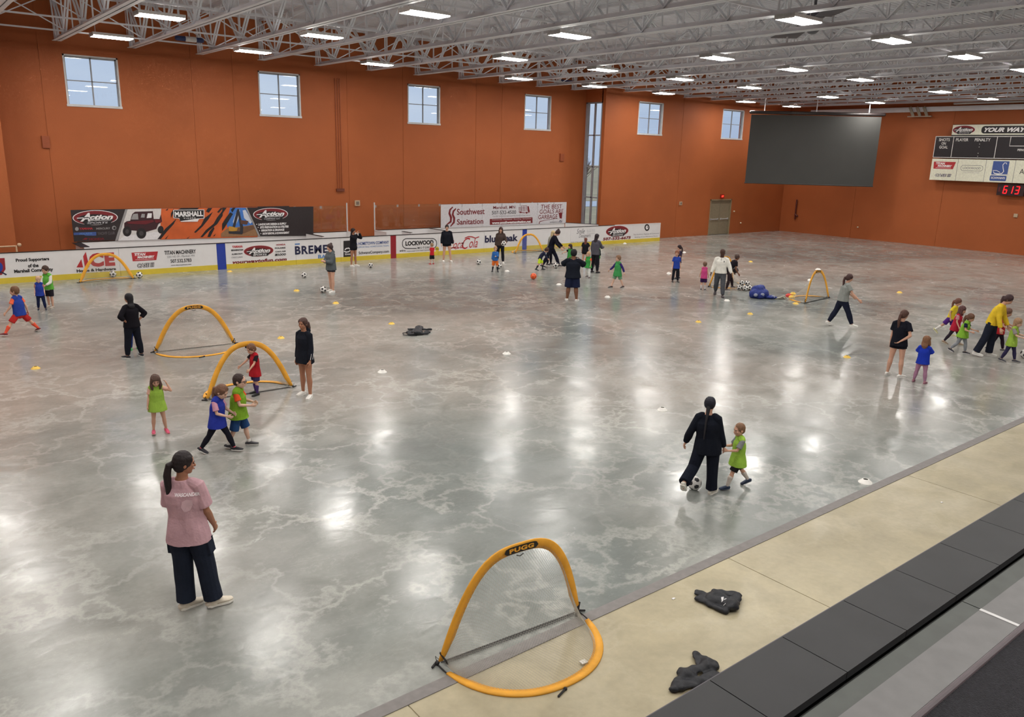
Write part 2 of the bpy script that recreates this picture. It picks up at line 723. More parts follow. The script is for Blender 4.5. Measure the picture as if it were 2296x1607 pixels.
# roof deck: corrugated sheet, ribs along X
g = G()
ys = np.arange(YN - .3, YR + .4, 0.2)
prof = []
for y in ys:
    prof += [(y, ZT), (y + .09, ZT), (y + .115, ZT + .05), (y + .175, ZT + .05)]
vs = []
for y, z in prof:
    vs += [(XL - .3, y, z), (XE + .3, y, z)]
g.add(vs, [(2 * i, 2 * i + 1, 2 * i + 3, 2 * i + 2) for i in range(len(prof) - 1)])
g.box(XL - .3, YN - .3, ZT + .08, XE + .3, YR + .5, ZT + .3)
struct(put('ceiling', g, deckm))

# steel open-web joists
JZ0, JZ1 = 8.45, ZT
jm = {}


def joist_meshes(y0, y1):
    gb, gt, gw = G(), G(), G()
    gb.box(-.15, y0, 0, -.012, y1, .014)
    gb.box(.012, y0, 0, .15, y1, .014)
    gb.box(-.026, y0, 0, -.012, y1, .14)
    gb.box(.012, y0, 0, .026, y1, .14)
    h = JZ1 - JZ0
    gt.box(-.11, y0 - .0, h - .012, -.012, y1 + .3, h)
    gt.box(.012, y0 - .0, h - .012, .11, y1 + .3, h)
    gt.box(-.026, y0, h - .10, -.012, y1 + .3, h)
    gt.box(.012, y0, h - .10, .026, y1 + .3, h)
    n = int((y1 - y0) / 1.55)
    st = (y1 - y0) / n
    for i in range(n):
        a = y0 + i * st
        up, dn = h - .05, .05
        za, zb = (dn, up) if i % 2 else (up, dn)
        for sx in (-.045, .045):
            gw.bar((sx, a, za), (sx, a + st, zb), .035, .06, up=(1, 0, 0))
        if i % 2:
            gw.bar((0, a, dn), (0, a, up), .05, .05, up=(1, 0, 0))
        else:
            gw.bar((0, a, dn), (0, a, up), .04, .04, up=(1, 0, 0))
    for sx in (-.05, .05):
        gw.bar((sx, y1 - .02, .0), (sx, y1 - .02, h), .05, .05, up=(1, 0, 0))
        gw.bar((sx, y1 - .3, .0), (sx, y1 + .1, h), .05, .05, up=(1, 0, 0))
    return [x.mesh(n_) for x, n_ in ((gb, 'bottom_chord'), (gt, 'top_chord'), (gw, 'web_bars'))]


JX = [6.05 + 2.575 * i for i in range(-7, 18)]
ms = {}
for i, x in enumerate(JX):
    back = YR if XA < x < XB else YW
    if back not in ms:
        ms[back] = joist_meshes(YN + .2, back - .25)
        for me in ms[back]:
            me.materials.append(steel)
    r = empty('roof_joist', (x, 0, JZ0))
    nv = i - 5
    if nv < 0:
        lab = 'open-web roof joist over the near left, %s from the left wall' % WORDS[i]
    else:
        lab = 'open-web steel roof joist, %s from the left in the photo' % WORDS[nv]
    tag(r, lab, 'roof joist', 'open-web roof joists')
    for me in ms[back]:
        o = bpy.data.objects.new(me.name, me)
        COL.objects.link(o)
        o.parent = r

# bridging between joists
BY = [1.0, 7.0, 13.3, 18.9, 24.5, 29.6, 33.0]
for i, y in enumerate(BY):
    g = G()
    g.bar((XL, y, JZ0 + .14), (XE, y, JZ0 + .14), .05, .05)
    g.bar((XL, y, JZ1 - .14), (XE, y, JZ1 - .14), .05, .05)
    if i % 2 == 1 or i == 6:
        for a, b in zip(JX[:-1], JX[1:]):
            g.bar((a, y, JZ0 + .14), (b, y, JZ1 - .14), .035, .035)
            g.bar((a, y + .05, JZ1 - .14), (b, y + .05, JZ0 + .14), .035, .035)
    o = put('joist_bridging', g, steel)
    tag(o, 'line of thin bridging angles across the roof joists, %s from the windowed wall' % WORDS[6 - i], 'bridging', 'bridging lines under the roof')

# ------------------------------------------------------------------ ceiling lights
lampm = mat('lit_diffuser', (255, 250, 244), rough=0.5, emit=LAMP_POWER, namt=0.0)
lampbody = mat('white_light_housing', (225, 225, 225), rough=0.4)
LZ = 8.32
gf, gd, gh = G(), G(), G()
lw, ld = 0.64, 0.29
gf.box(-lw, -ld, .03, lw, ld, .12)
gf.box(-lw, -ld, -.0, -lw + .02, ld, .12)
gf.box(lw - .02, -ld, -.0, lw, ld, .12)
gd.add([(-lw + .03, -ld + .02, .002), (-lw + .03, ld - .02, .002), (lw - .03, ld - .02, .002), (lw - .03, -ld + .02, .002)], [(0, 1, 2, 3)])
gh.bar((0, 0, .12), (0, 0, 1.76), .015, .015)
mf, md_, mh = gf.mesh('housing'), gd.mesh('diffuser'), gh.mesh('hanger')
mf.materials.append(lampbody)
md_.materials.append(lampm)
mh.materials.append(steel)


def light_parts(r):
    for me, dx in ((mf, 0), (md_, 0), (mh, -.5), (mh, .5)):
        o = bpy.data.objects.new(me.name, me)
        COL.objects.link(o)
        o.parent = r
        o.location.x = dx


rows = {
    'the wall-side row': (31.3, [2.1, 7.1, 12.0, 17.3, 24.9, 29.9, 35.2, 42.7, 47.6]),
    'the second row from the wall': (25.3, [2.1, 7.05, 12.0, 19.7, 24.6, 29.5, 34.7, 41.8, 46.9]),
    'the middle row': (19.2, [2.1, 7.1, 12.05, 17.2, 24.3, 29.0, 34.1, 41.6, 47.1]),
    'the fourth row from the wall': (12.75, [2.1, 7.1, 12.0, 19.3, 24.1, 29.0, 34.0, 41.5, 47.0]),
}
vis = {31.3: 1, 25.3: 1, 19.2: 2, 12.75: 3}
for rn, (y, xs) in rows.items():
    c = 0
    for x in xs:
        r = empty('ceiling_light', (x, y, LZ))
        u = xs.index(x) - vis[y]
        pos = 'just left of the frame' if u < 0 else '%s along from the left' % WORDS[u]
        tag(r, 'lit rectangular ceiling light in %s, %s' % (rn, pos), 'ceiling light', 'rectangular lights under the roof')
        light_parts(r)
for y, nm in ((6.8, 'over the near rink edge'), (0.5, 'over the viewing deck'), (-5.0, 'behind the viewing deck')):  # rows out of view, added for lighting and reflections in the near floor
    for i, x in enumerate([-8.0, 2.1, 7.1, 12.0, 19.5, 29.0, 41.5]):
        r = empty('ceiling_light', (x, y, LZ))
        tag(r, 'added unseen rectangular ceiling light %s, %s along from the left' % (nm, WORDS[i]), 'ceiling light', 'rectangular lights under the roof')
        light_parts(r)
for y, nm in ((31.3, 'windowed wall side'), (22, 'centre'), (12.75, 'viewing side')):  # unseen lights added left of the grid to light that end
    for i, x in enumerate([-8.5, -3.0]):
        r = empty('ceiling_light', (x, y, LZ))
        tag(r, 'added unseen ceiling light over the left rink end, %s, %s from the left' % (nm, WORDS[i]), 'ceiling light', 'rectangular lights under the roof')
        light_parts(r)

# ceiling fan: two broad grey blades seen between the joists
fm = mat('grey_fan_blade', (96, 97, 104), rough=0.4)
r = empty('ceiling_fan', (22.1, 14.1, 8.75))
tag(r, 'large ceiling fan with broad dark grey blades beside a light', 'ceiling fan')
g = G()
g.tube([(0, 0, -.1), (0, 0, .25)], .22, ref=(1, 0, 0), n=20)
g.bar((0, 0, .2), (0, 0, 1.3), .06, .06)
put('fan_motor', g, fm, r, True)
for a in (48, 228):
    g = G()
    c, s_ = math.cos(rad(a)), math.sin(rad(a))
    p, q = Vector((c * .9, s_ * .9, .02)), Vector((c * 3.3, s_ * 3.3, .02))
    sd = Vector((-s_, c, 0))
    g.bar(Vector((c * .2, s_ * .2, .02)), p, .08, .03)
    g.add([p - sd * .22, p + sd * .22, q + sd * .42, q - sd * .42, p - sd * .22 + Vector((0, 0, .03)), p + sd * .22 + Vector((0, 0, .03)), q + sd * .42 + Vector((0, 0, .03)), q - sd * .42 + Vector((0, 0, .03))],
          [(0, 3, 2, 1), (4, 5, 6, 7), (0, 1, 5, 4), (1, 2, 6, 5), (2, 3, 7, 6), (3, 0, 4, 7)])
    put('fan_blade', g, fm, r)
bl = mat('blue_banner', (52, 66, 110), rough=0.7)
for (px, py), lab in (((425, 88), 'small blue fitting with a white centre up in the roof steel, left'), ((1270, 183), 'small blue fitting up in the roof steel left of the tall window')):
    p = fl(px, py, 8.72)
    g = G()
    g.tube([p + Vector((-.45, 0, 0)), p + Vector((.45, 0, 0))], [.09, .09], ref=(0, 0, 1), n=12)
    o = put('roof_fitting', g, bl, None, True)
    tag(o, lab, 'fitting')
    g = G()
    g.bar(p + Vector((0, 0, .05)), (p.x, p.y, ZT), .03, .03)
    put('hanger', g, steel, o)
    if px < 600:
        g = G()
        g.tube([p + Vector((-.12, 0, 0)), p + Vector((.2, 0, 0))], [.1, .1], ref=(0, 0, 1), n=12)
        put('white_centre', g, lampbody, o, True)

# ------------------------------------------------------------------ things on the walls
red_paint = mat('conduit_paint', (150, 74, 38), rough=0.5)
g = G()
for dx in (-.1, .02, .13):
    g.tube([(17.4 + dx, YR - .03, 8.0), (17.4 + dx, YR - .03, 3.05)], .018, n=8)
o = put('wall_conduit', g, red_paint)
tag(o, 'three thin orange-painted conduits running down the wall between two high windows', 'conduit')
g = G()
g.box(17.22, YR - .09, 2.93, 17.62, YR, 3.06)
put('junction_box', g, mat('dark_orange_box', (110, 52, 30)), o)
for (x, z, w_, h_, Y, m_, nm, lab, cat) in (
        (5.36, 4.83, .25, .44, YR, red_paint, 'electrical_box', 'orange-painted wall box under the leftmost high window', 'wall box'),
        (31.4, 4.75, .3, .42, YR, red_paint, 'electrical_box', 'orange-painted wall box left of the tall narrow window', 'wall box'),
        (40.15, 2.12, .22, .22, YW, mat('pale_tan', (190, 168, 140)), 'wall_speaker', 'small pale square wall fitting left of the double door', 'wall fitting'),
        (18.3, 2.37, .26, .26, YR, mat('pale_tan', (190, 168, 140)), 'wall_speaker', 'small pale square fitting on the wall seen through the bench gap', 'wall fitting')):
    g = G()
    g.box(-w_ / 2, -.07, -h_ / 2, w_ / 2, 0, h_ / 2)
    o = put(nm, g, m_)
    o.location = (x, Y, z)
    tag(o, lab, cat)
    if 'speaker' in nm:
        g = G()
        g.box(-w_ * .3, -.08, -h_ * .3, w_ * .3, -.07, h_ * .3)
        put('grille', g, mat('grille_grey', (120, 104, 92)), o)
g = G()
g.box(-.1, -.07, -.1, .1, 0, .1)
o = put('wall_speaker', g, mat('pale_tan', (190, 168, 140)))
o.rotation_euler = (0, 0, -math.pi / 2)
o.location = (XE, 18.35, 2.2)
tag(o, 'small pale square fitting on the end wall under the red clock', 'wall fitting')
# exit sign
r = empty('exit_sign', (44.3, YW, 2.52))
tag(r, 'small lit red exit sign above the double door', 'exit sign')
g = G()
g.box(-.17, -.08, -.12, .17, 0, .12)
put('sign_body', g, mat('exit_red', (120, 16, 12), rough=0.4, emit=0.4), r)
Plane((0, -.08, 0), (1, 0, 0), (0, 0, 1), (0, -1, 0)).text('EXIT', -.12, .12, -.06, .06, mat('exit_glow', (255, 70, 50), emit=2.0), r, 0.03, name='sign_lettering')
# dark sprinkler pipe low on the end wall
g = G()
g.tube([(XE - .12, 32.4, 2.25), (XE - .12, 32.4, 0.95)], .05, ref=(1, 0, 0))
g.tube([(XE - .12, 32.4, 1.25), (XE - .12, 32.25, 1.15)], .07, ref=(0, 0, 1))
o = put('standpipe', g, mat('dark_red_pipe', (92, 34, 24), rough=0.5), None, True)
tag(o, 'dark red vertical pipe on the end wall beside the corner', 'pipe')
for (x, y, z, ax, lab) in ((46.6, YW - .03, .7, 'y', 'tiny white outlet cap low on the wall right of the double door'),
                           (XE - .03, 27.7, .75, 'x', 'tiny white outlet cap low on the end wall'),
                           (45.75, YW - .03, 1.5, 'y', 'small pale push button beside the double door')):
    g = G()
    g.ball((0, 0, 0), .06, .06, .05)
    o = put('outlet_cap', g, mat('pale_cream', (230, 220, 190)), None, True)
    o.location = (x, y, z)
    tag(o, lab, 'wall fitting')

# end wall beam, bundle of strapped ducts
g = G()
g.box(XE - .28, 4.0, 8.02, XE - .002, 32.0, 8.3)
o = put('wall_beam', g, steel)
tag(o, 'long pale steel beam along the top of the end wall', 'beam')
g = G()
for dy in (0, .42, .84):
    g.bar((XE - .32, 25.2 - dy, 8.3), (XE - .36, 24.9 - dy, 7.75), .16, .05, up=(1, 0, 0))
g.box(XE - .5, 23.75, 7.71, XE - .36, 25.2, 7.76)
o = put('strut_bracket', g, mat('tan_strut', (168, 160, 144)))
tag(o, 'pale three-legged hanging bracket at the top of the end wall', 'bracket')
g = G()
g.tube([(XE - .5, 22.5, 8.42), (XE - .5, 6.0, 8.46)], .06, ref=(0, 0, 1))
o = put('wall_duct', g, mat('silver_pipe', (190, 190, 190), rough=0.3, metal=0.3), None, True)
tag(o, 'silver pipe along the top of the end wall above the scoreboard', 'pipe')

# projection screen hung across the corner
A, B = Vector((42.73, 30.8, 0)), Vector((48.15, 25.42, 0))
u = (B - A).normalized()
nrm = Vector((u.y, -u.x, 0))
if nrm.x > 0:
    nrm = -nrm
r = empty('projection_screen', (A + B) / 2 + Vector((0, 0, 3.52)))
tag(r, 'huge dark grey projection screen hung across the far right corner', 'screen')
Lh = (B - A).length / 2
g = G()
g.bar(u * -Lh + Vector((0, 0, 2.04)), u * Lh + Vector((0, 0, 2.04)), .03, 4.06)
put('screen_fabric', g, mat('screen_grey', (74, 74, 72), rough=0.75, spec=0.2, nscale=.6, namt=.05), r)
g = G()
g.tube([u * -Lh * 1.01 + Vector((0, 0, 4.2)), u * Lh * 1.03 + Vector((0, 0, 4.2))], .1, ref=(0, 0, 1))
put('roller_tube', g, mat('dark_roller', (44, 38, 38), rough=0.3), r, True)
g = G()
g.tube([u * -Lh + Vector((0, 0, -.0)), u * Lh + Vector((0, 0, -.0))], .04, ref=(0, 0, 1))
put('bottom_bar', g, mat('screen_bar', (58, 56, 55)), r, True)
for q in (-.8, .0, .8):
    g = G()
    g.bar(u * (Lh * q) + Vector((0, 0, 4.2)), u * (Lh * q) + Vector((0, 0, 6.58)), .04, .04)
    put('hanger', g, steel, r)

# ------------------------------------------------------------------ scoreboard
r = empty('scoreboard', (XE - .25, 19.0, 4.01))
tag(r, 'black and white scoreboard with advertising panels on the end wall', 'scoreboard')
PS = Plane((-.3, 4.27, 0), (0, -1, 0), (0, 0, 1), (-1, 0, 0))      # x to the right from the left edge, y up
Wd = 8.54
sb_white = mat('backlit_panel', (226, 226, 206), rough=0.4)
sb_black = mat('score_black', (24, 22, 28), rough=0.35)
sw = mat('score_white', (222, 220, 216), rough=0.5)
dred = mat('dark_red_ink', (118, 28, 34), rough=0.5)
red = mat('red_ink', (178, 44, 50), rough=0.5)
ink = mat('black_ink', (32, 28, 30), rough=0.5)
grey = mat('grey_ink', (120, 118, 122), rough=0.5)
lgrey = mat('pale_grey_ink', (170, 168, 172), rough=0.5)
blue = mat('blue_ink', (62, 86, 148), rough=0.5)
navy = mat('navy_ink', (28, 30, 66), rough=0.5)
lblue = mat('light_blue_ink', (86, 128, 184), rough=0.5)
wink = mat('white_ink', (232, 230, 230), rough=0.5)


def pbox(P, x0, x1, y0, y1, d0, d1, m_, parent, name):
    g = G()
    vs = [P.p(x, y, d) for d in (d0, d1) for x, y in ((x0, y0), (x1, y0), (x1, y1), (x0, y1))]
    g.add(vs, [(3, 2, 1, 0), (4, 5, 6, 7), (0, 1, 5, 4), (1, 2, 6, 5), (2, 3, 7, 6), (3, 0, 4, 7)])
    return put(name, g, m_, parent)


def action(P, cx, cy, rx, ry, parent, sub=None, dark=False, d=0.004):
    """oval badge: dark red ellipse, slanted script, black tab"""
    e = empty('oval_badge')
    e.parent = parent
    P.shapes([(ell(cx, cy + ry * .02, rx * 1.04, ry * 1.06), 2 if not dark else 3), (ell(cx, cy, rx, ry), 0), (ell(cx - rx * .05, cy - ry * .1, rx * .78, ry * .62), 1),
              ([(cx - rx * .72, cy - ry * .3), (cx + rx * .85, cy - ry * .25), (cx + rx * .62, cy - ry * .98), (cx - rx * .5, cy - ry * .98)], 1)],
             [mat('badge_red', (122, 30, 36)), ink, wink, mat('badge_edge', (160, 40, 44))], e, 'badge_oval', d)
    P.text('A', cx - rx * .72, cx - rx * .25, cy - ry * .5, cy + ry * .72, wink, e, 0.045, 0.45, d + .007, 'badge_lettering')
    P.text('ction', cx - rx * .3, cx + rx * .82, cy - ry * .28, cy + ry * .42, wink, e, 0.045, 0.35, d + .007, 'badge_lettering')
    g = G()
    P.stroke_g(g, [(cx - rx * .85, cy + ry * .0), (cx - rx * .3, cy + ry * .06)], ry * .12, d + .007)
    P.stroke_g(g, [(cx - rx * .3, cy - ry * .4), (cx + rx * .7, cy - ry * .36)], ry * .07, d + .007)
    put('badge_stroke', g, wink, e)
    if sub:
        P.text(sub, cx - rx * .42, cx + rx * .55, cy - ry * .86, cy - ry * .58, lgrey if not dark else wink, e, 0.03, 0.2, d + .007, 'badge_lettering')
    return e


def casemark(P, x0, x1, y0, y1, parent):
    P.text('CASE III', x0, x1, y0, y1, ink, parent, 0.09, 0.15, .004)
    P.text('CASE III', x0 + .02, x1 - .02, y0 + .015, y1 - .015, wink, parent, 0.0, 0.15, .006)


def titan(P, x0, x1, y0, y1, parent, sk=.06):
    w_ = x1 - x0
    h_ = y1 - y0
    P.poly([(x0 + sk * w_ * .3, y0), (x1 - sk * w_ * 1.5, y0), (x1, y1), (x0, y1)], red, parent, 'red_flash')
    P.text('TITAN', x0 + .1 * w_, x0 + .52 * w_, y0 + .6 * h_, y0 + .92 * h_, wink, parent, .05, .2, .006)
    P.text('MACHINERY', x0 + .2 * w_, x0 + .85 * w_, y0 + .28 * h_, y0 + .56 * h_, wink, parent, .06, .2, .006)
    g = G()
    P.stroke_g(g, [(x0 + .12 * w_, y0 + .15 * h_), (x0 + .82 * w_, y0 + .15 * h_)], .04 * h_, .006)
    put('underline', g, wink, parent)


# cabinet: main black face, white sponsor row, header
pbox(PS, 0, Wd, 1.31, 2.56, -.2, 0, sb_black, r, 'display_cabinet')
pbox(PS, 0, Wd, 0.0, 1.25, -.2, 0, sb_white, r, 'sponsor_row')
pbox(PS, .9, Wd - .9, 2.63, 3.2, -.2, 0, sb_white, r, 'header_sign')
pbox(PS, .88, Wd - .88, 2.56, 3.22, -.22, -.03, ink, r, 'header_frame')
g = G()
lw_ = .035
for x in (.02, 1.06, 3.45, Wd - 3.45, Wd - 1.06, Wd - .02):
    PS.stroke_g(g, [(x, 1.33), (x, 2.54)], lw_)
for y in (1.33, 2.54):
    PS.stroke_g(g, [(0, y), (Wd, y)], lw_)
PS.stroke_g(g, [(4.15, 2.54), (4.15, 2.02), (Wd - 4.15 + 1.2, 2.02), (Wd - 4.15 + 1.2, 2.54)], lw_)
put('white_divider', g, sw, r)
g = G()
for x in (1.52, 3.08, 4.62, 6.2, 7.6):
    PS.stroke_g(g, [(x, 0), (x, 1.25)], .02)
put('panel_joint', g, grey, r)
for st, x0, x1, y0, y1 in (('SHOTS', .22, .85, 2.27, 2.44), ('ON', .4, .65, 2.06, 2.22), ('GOAL', .3, .8, 1.84, 2.01), ('PLAYER', 1.2, 1.9, 2.27, 2.44), ('PENALTY', 2.25, 3.1, 2.27, 2.44),
                           ('PERIOD', 4.6, 5.1, 1.75, 1.87)):
    PS.text(st, x0, x1, y0, y1, sw, r, .02)
g = G()
for y in (2.12, 1.95, 1.6, 1.43):
    g.disc(PS.p(2.55, y, .004), PS.u, PS.v, .02, .02, 10)
put('colon_dots', g, sw, r)
action(PS, 1.55, 2.91, .62, .24, r, 'SPORTS')
PS.poly(rrect(2.52, 2.7, 6.6, 3.12, .18), ink, r, 'header_oval')
PS.text('YOUR WAY TO FUN', 2.68, 6.4, 2.78, 3.03, wink, r, .05, .35, .008)
titan(PS, .12, 1.4, .66, 1.08, r)
casemark(PS, .3, 1.25, .2, .38, r)
g = G()
P_ = rrect(1.72, .6, 2.95, .9, .14)
PS.stroke_g(g, P_ + [P_[0]], .022)
put('outline', g, grey, r)
PS.text('LOCKWOOD', 1.84, 2.83, .69, .81, grey, r, .01)
PS.text('YOUR HOMETOWN DEALER', 1.9, 2.8, .47, .52, lgrey, r)
PS.shapes([([(3.45, .42), (4.3, .42), (4.3, 1.18), (3.45, 1.18)], 0), (rrect(3.4, .08, 4.28, .38, .06), 0)], [blue], r, 'blue_square')
PS.text("SCHWAN'S", 3.47, 4.2, .19, .31, wink, r, .03, 0, .008)
sx = [(3.52, .62), (3.6, .5), (3.8, .47), (4.0, .5), (4.08, .62), (4.02, .8), (3.98, .98), (4.06, 1.1), (4.16, 1.08), (4.18, 1.0)]
g = G()
PS.stroke_g(g, sx, [.02, .05, .06, .05, .045, .04, .04, .04, .035, .02], .009)
PS.stroke_g(g, [(3.5, .66), (3.7, .66), (3.9, .56)], .03, .009)
PS.stroke_g(g, [(3.45, .41), (4.3, .45)], .03, .009)
put('swan_outline', g, wink, r)
PS.text('Avera', 4.9, 5.75, .5, .78, ink, r, .0, .0)
# red digital clock under the scoreboard
r = empty('digital_clock', (XE - .12, 18.7, 3.3))
tag(r, 'small black digital clock with red digits under the scoreboard', 'clock')
PC = Plane((-.1, .72, 0), (0, -1, 0), (0, 0, 1), (-1, 0, 0))
pbox(PC, 0, 1.4, 0, .64, -.1, .2, mat('clock_black', (40, 10, 14)), r, 'clock_case')
led = mat('led_red', (255, 24, 34), emit=1.6)
SEG = {'5': 'afgcd', '6': 'afgcde', '1': 'bc', '3': 'abgcd'}


def digit(gd, ch, x, y, w_, h_):
    sk = .1
    def pt(a, b):
        return (x + a * w_ + b * sk * h_, y + b * h_)
    C = dict(a=((0, 1), (1, 1)), b=((1, 1), (1, .5)), c=((1, .5), (1, 0)), d=((0, 0), (1, 0)), e=((0, 0), (0, .5)), f=((0, .5), (0, 1)), g=((0, .5), (1, .5)))
    for s_ in SEG[ch]:
        a, b = C[s_]
        PC.stroke_g(gd, [pt(*a), pt(*b)], .05, .21)


g = G()
digit(g, '6', .33, .12, .17, .4)
digit(g, '1', .62, .12, .17, .4)
digit(g, '3', .95, .12, .17, .4)
put('clock_digits', g, led, r)
g = G()
PC.stroke_g(g, [(.12, .2), (.12, .46)], .1, .205)
put('unlit_digit', g, mat('unlit_led', (90, 14, 22)), r)

# ------------------------------------------------------------------ outdoors beyond the tall window
g = G()
g.box(-150, YR + .6, -.7, 400, 420, -.6)
struct(put('floor', g, mat('dry_grass', (205, 188, 150), rough=0.95, nscale=.2, namt=.15)))
g = G()
g.box(46, 66, -.59, 120, 74, -.55)
o = put('pond', g, mat('pale_water', (190, 200, 214), rough=0.2))
tag(o, 'pale strip of water or road seen through the tall window', 'water')
g = G()
g.box(95, 135, -.6, 125, 160, 9)
o = put('distant_building', g, mat('distant_grey', (128, 128, 132)))
tag(o, 'flat grey building seen far off through the tall window', 'building')
g = G()
for y in range(3):
    for x in range(6):
        g.box(96.5 + x * 5, 134.8, 1 + y * 2.6, 99 + x * 5, 135.02, 2.5 + y * 2.6)
put('windows', g, mat('far_window', (90, 96, 108)), o)


def bare_tree(x, y, h, seed, lab):
    rnd = random.Random(seed)
    g = G()

    def br(p, d, L_, r_, lv):
        q = p + d * L_
        g.tube([p, q], [r_, r_ * .65], ref=(0, 1, 0), n=5, r0=False, r1=False)
        if lv == 0:
            return
        for i in range(4 if lv > 2 else 3):
            nd = (d + Vector((rnd.uniform(-.6, .6), rnd.uniform(-.6, .6), rnd.uniform(.0, .4)))).normalized()
            br(p + d * L_ * rnd.uniform(.55, 1), nd, L_ * rnd.uniform(.6, .8), r_ * .6, lv - 1)
    br(Vector((0, 0, 0)), Vector((0, 0, 1)), h * .33, .09, 4)
    o = put('bare_tree', g, mat('tree_bark', (112, 96, 84), rough=0.9))
    o.location = (x, y, -.62)
    tag(o, lab, 'tree')


bare_tree(42.9, 45.6, 7.5, 3, 'bare leafless young tree just outside the tall window')
bare_tree(58, 63, 7, 5, 'bare leafless tree farther off beyond the tall window')
# ================================================================== rink boards and benches
yellow = mat('yellow_kick_plate', (214, 190, 62), rough=0.35, nscale=3, namt=.05)
bluep = mat('blue_line_paint', (38, 62, 158), rough=0.35)
redp = mat('red_line_paint', (148, 34, 46), rough=0.35)
BH = 1.05


def ybot(x):
    return 632 - .0622 * x


def ytop(x):
    return 567 - 24 * x / 490 if x < 490 else 543 - 41 * (x - 490) / 990.0


def FB(px, py):
    """pixel on the front boards -> (x, z) measured on the boards"""
    z = BH * (ybot(px) - py) / (ybot(px) - ytop(px))
    return aty(px, py, YB).x, z


def BK(px, py):
    """pixel on the banners over the benches -> (x, z)"""
    p = aty(px, py, 34.25)
    return p.x, p.z


class Draw:
    """draws lettering and emblems on an upright sheet facing the rink"""

    def __init__(s, fn, Y, root, ox=0, oy=0, sc=1.0, off=(0, 0, 0)):
        s.fn, s.Y, s.root, s.ox, s.oy, s.sc = fn, Y, root, ox, oy, sc
        s.off = Vector(off)
        s.P = Plane(Vector((0, Y, 0)) - s.off, (1, 0, 0), (0, 0, 1), (0, -1, 0))

    def q(s, a, b):
        return s.fn(s.ox + a / s.sc, s.oy + b / s.sc)

    def T(s, st, a0, a1, b0, b1, m_, bold=0.03, shear=0.0, d=.006, spacing=1.0, parent=None):
        ac, bc = (a0 + a1) / 2, (b0 + b1) / 2
        x0, x1 = s.q(a0, bc)[0], s.q(a1, bc)[0]
        z0, z1 = s.q(ac, b1)[1], s.q(ac, b0)[1]
        return s.P.text(st, x0, x1, z0, z1, m_, parent or s.root, bold, shear, d, spacing=spacing)

    def S(s, polys, mats, name='emblem', d=.003):
        return s.P.shapes([([s.q(a, b) for a, b in pts], mi) for pts, mi in polys], mats, s.root, name, d)

    def L(s, pts, w, m_, name='lettering', d=.006):
        return s.P.stroke([s.q(a, b) for a, b in pts], w, m_, s.root, name, d)

    def A(s, ac, bc, ra, rb, sub=None, dark=False, d=.004):
        x, z = s.q(ac, bc)
        rx = (s.q(ac + ra, bc)[0] - s.q(ac - ra, bc)[0]) / 2
        rz = (s.q(ac, bc - rb)[1] - s.q(ac, bc + rb)[1]) / 2
        return action(s.P, x, z, rx, rz, s.root, sub, dark, d)


def board(x0, x1, label, stripe=None, cap=black, body=white):
    r = empty('rink_board', ((x0 + x1) / 2, YB, 0))
    w_ = (x1 - x0) / 2 - .004
    tag(r, label, 'rink board', 'advertising boards along the rink')
    m_ = stripe or body
    g = G()
    g.box(-w_, 0, .2, w_, .07, BH)
    put('board_face', g, m_, r)
    g = G()
    g.box(-w_, -.008, 0, w_, .07, .2)
    put('kick_plate', g, stripe or yellow, r)
    g = G()
    g.box(-w_, -.01, BH, w_, .08, BH + .025)
    put('top_rail', g, cap, r)
    return r


def B(x0, x1, label, **k):
    r = board(x0, x1, label, **k)
    return r, Draw(FB, YB, r, off=((x0 + x1) / 2, YB, 0))


r, D = B(-2.0, 6.92, 'long white rink board with a big red three-letter shop name, leftmost')
D.S([([(-20, 578), (10, 576), (12, 600), (4, 612), (-20, 616)], 0), (ell(-6, 596, 12, 12), 1)], [redp, bluep])
D.L([(-8, 612), (2, 606), (14, 612)], .05, navy)
D.T('Proud Supporters', 35, 110, 575.5, 584.5, ink, .045)
D.T('of the', 62, 86, 588, 596, ink, .045)
D.T('Marshall Community', 31, 119, 598.5, 608, ink, .045)
D.S([([(171, 596), (182, 578), (186, 596)], 0), ([(186, 572), (192, 562), (200, 595), (190, 596)], 0)], [red], 'lettering')
D.T('CE', 199, 257, 564, 594, red, .06, spacing=1.1)
D.T('Home & Hardware', 171, 260, 598, 604.5, ink, .05)
D.T('405 East Hwy 19 - Marshall, MN', 182, 252, 605.5, 608.5, grey, .02)
r, D = B(6.92, 10.55, 'white rink board with a red slanted machinery badge and phone number')
tx0, tz0 = FB(296, 581)
tx1, tz1 = FB(354, 562)
titan(D.P, tx0, tx1, FB(325, 581)[1], FB(325, 562)[1], r)
casemark(D.P, FB(307, 590)[0], FB(346, 590)[0], FB(326, 596)[1], FB(326, 586)[1], r)
D.T('TITAN MACHINERY', 368, 439, 557.5, 566.5, ink, .03)
D.T('2201 HD 59 - Marshall, MN', 374, 436, 569, 574, grey, .0)
D.T('507.532.5783', 382, 429, 577, 585, ink, .02)
D.T('www.titanmachinery.com', 383, 429, 589, 592, ink, .03)
board(10.55, 10.9, 'narrow blue stripe board left of the centre of the rink', stripe=bluep)
r, D = B(10.9, 13.9, 'white rink board with red oval badge over a dark red web address')
D.T('YAMAHA', 520, 544, 547, 552.5, red, .05)
D.T('BENNINGTON', 518, 545, 555.5, 559.5, ink, .05)
D.T('ALUMACRAFT', 519, 544, 564.5, 568, ink, .04)
D.T('CRESTLINER', 519, 544, 572, 575.5, grey, .0)
D.A(580, 560, 32, 11.5, 'SPORTS', True)
D.T('HONDA', 619, 640, 544, 547.5, redp, .05)
D.T('POLARIS', 616, 640, 551.5, 555, ink, .04)
D.T('CAN-AM', 617, 640, 559.5, 562.5, ink, .04)
D.T('SKI-DOO', 616, 641, 565.5, 570.5, ink, .06, .2)
D.T('yourwaytofun.com', 518, 643, 577.5, 588, dred, .045, .25, spacing=1.05)
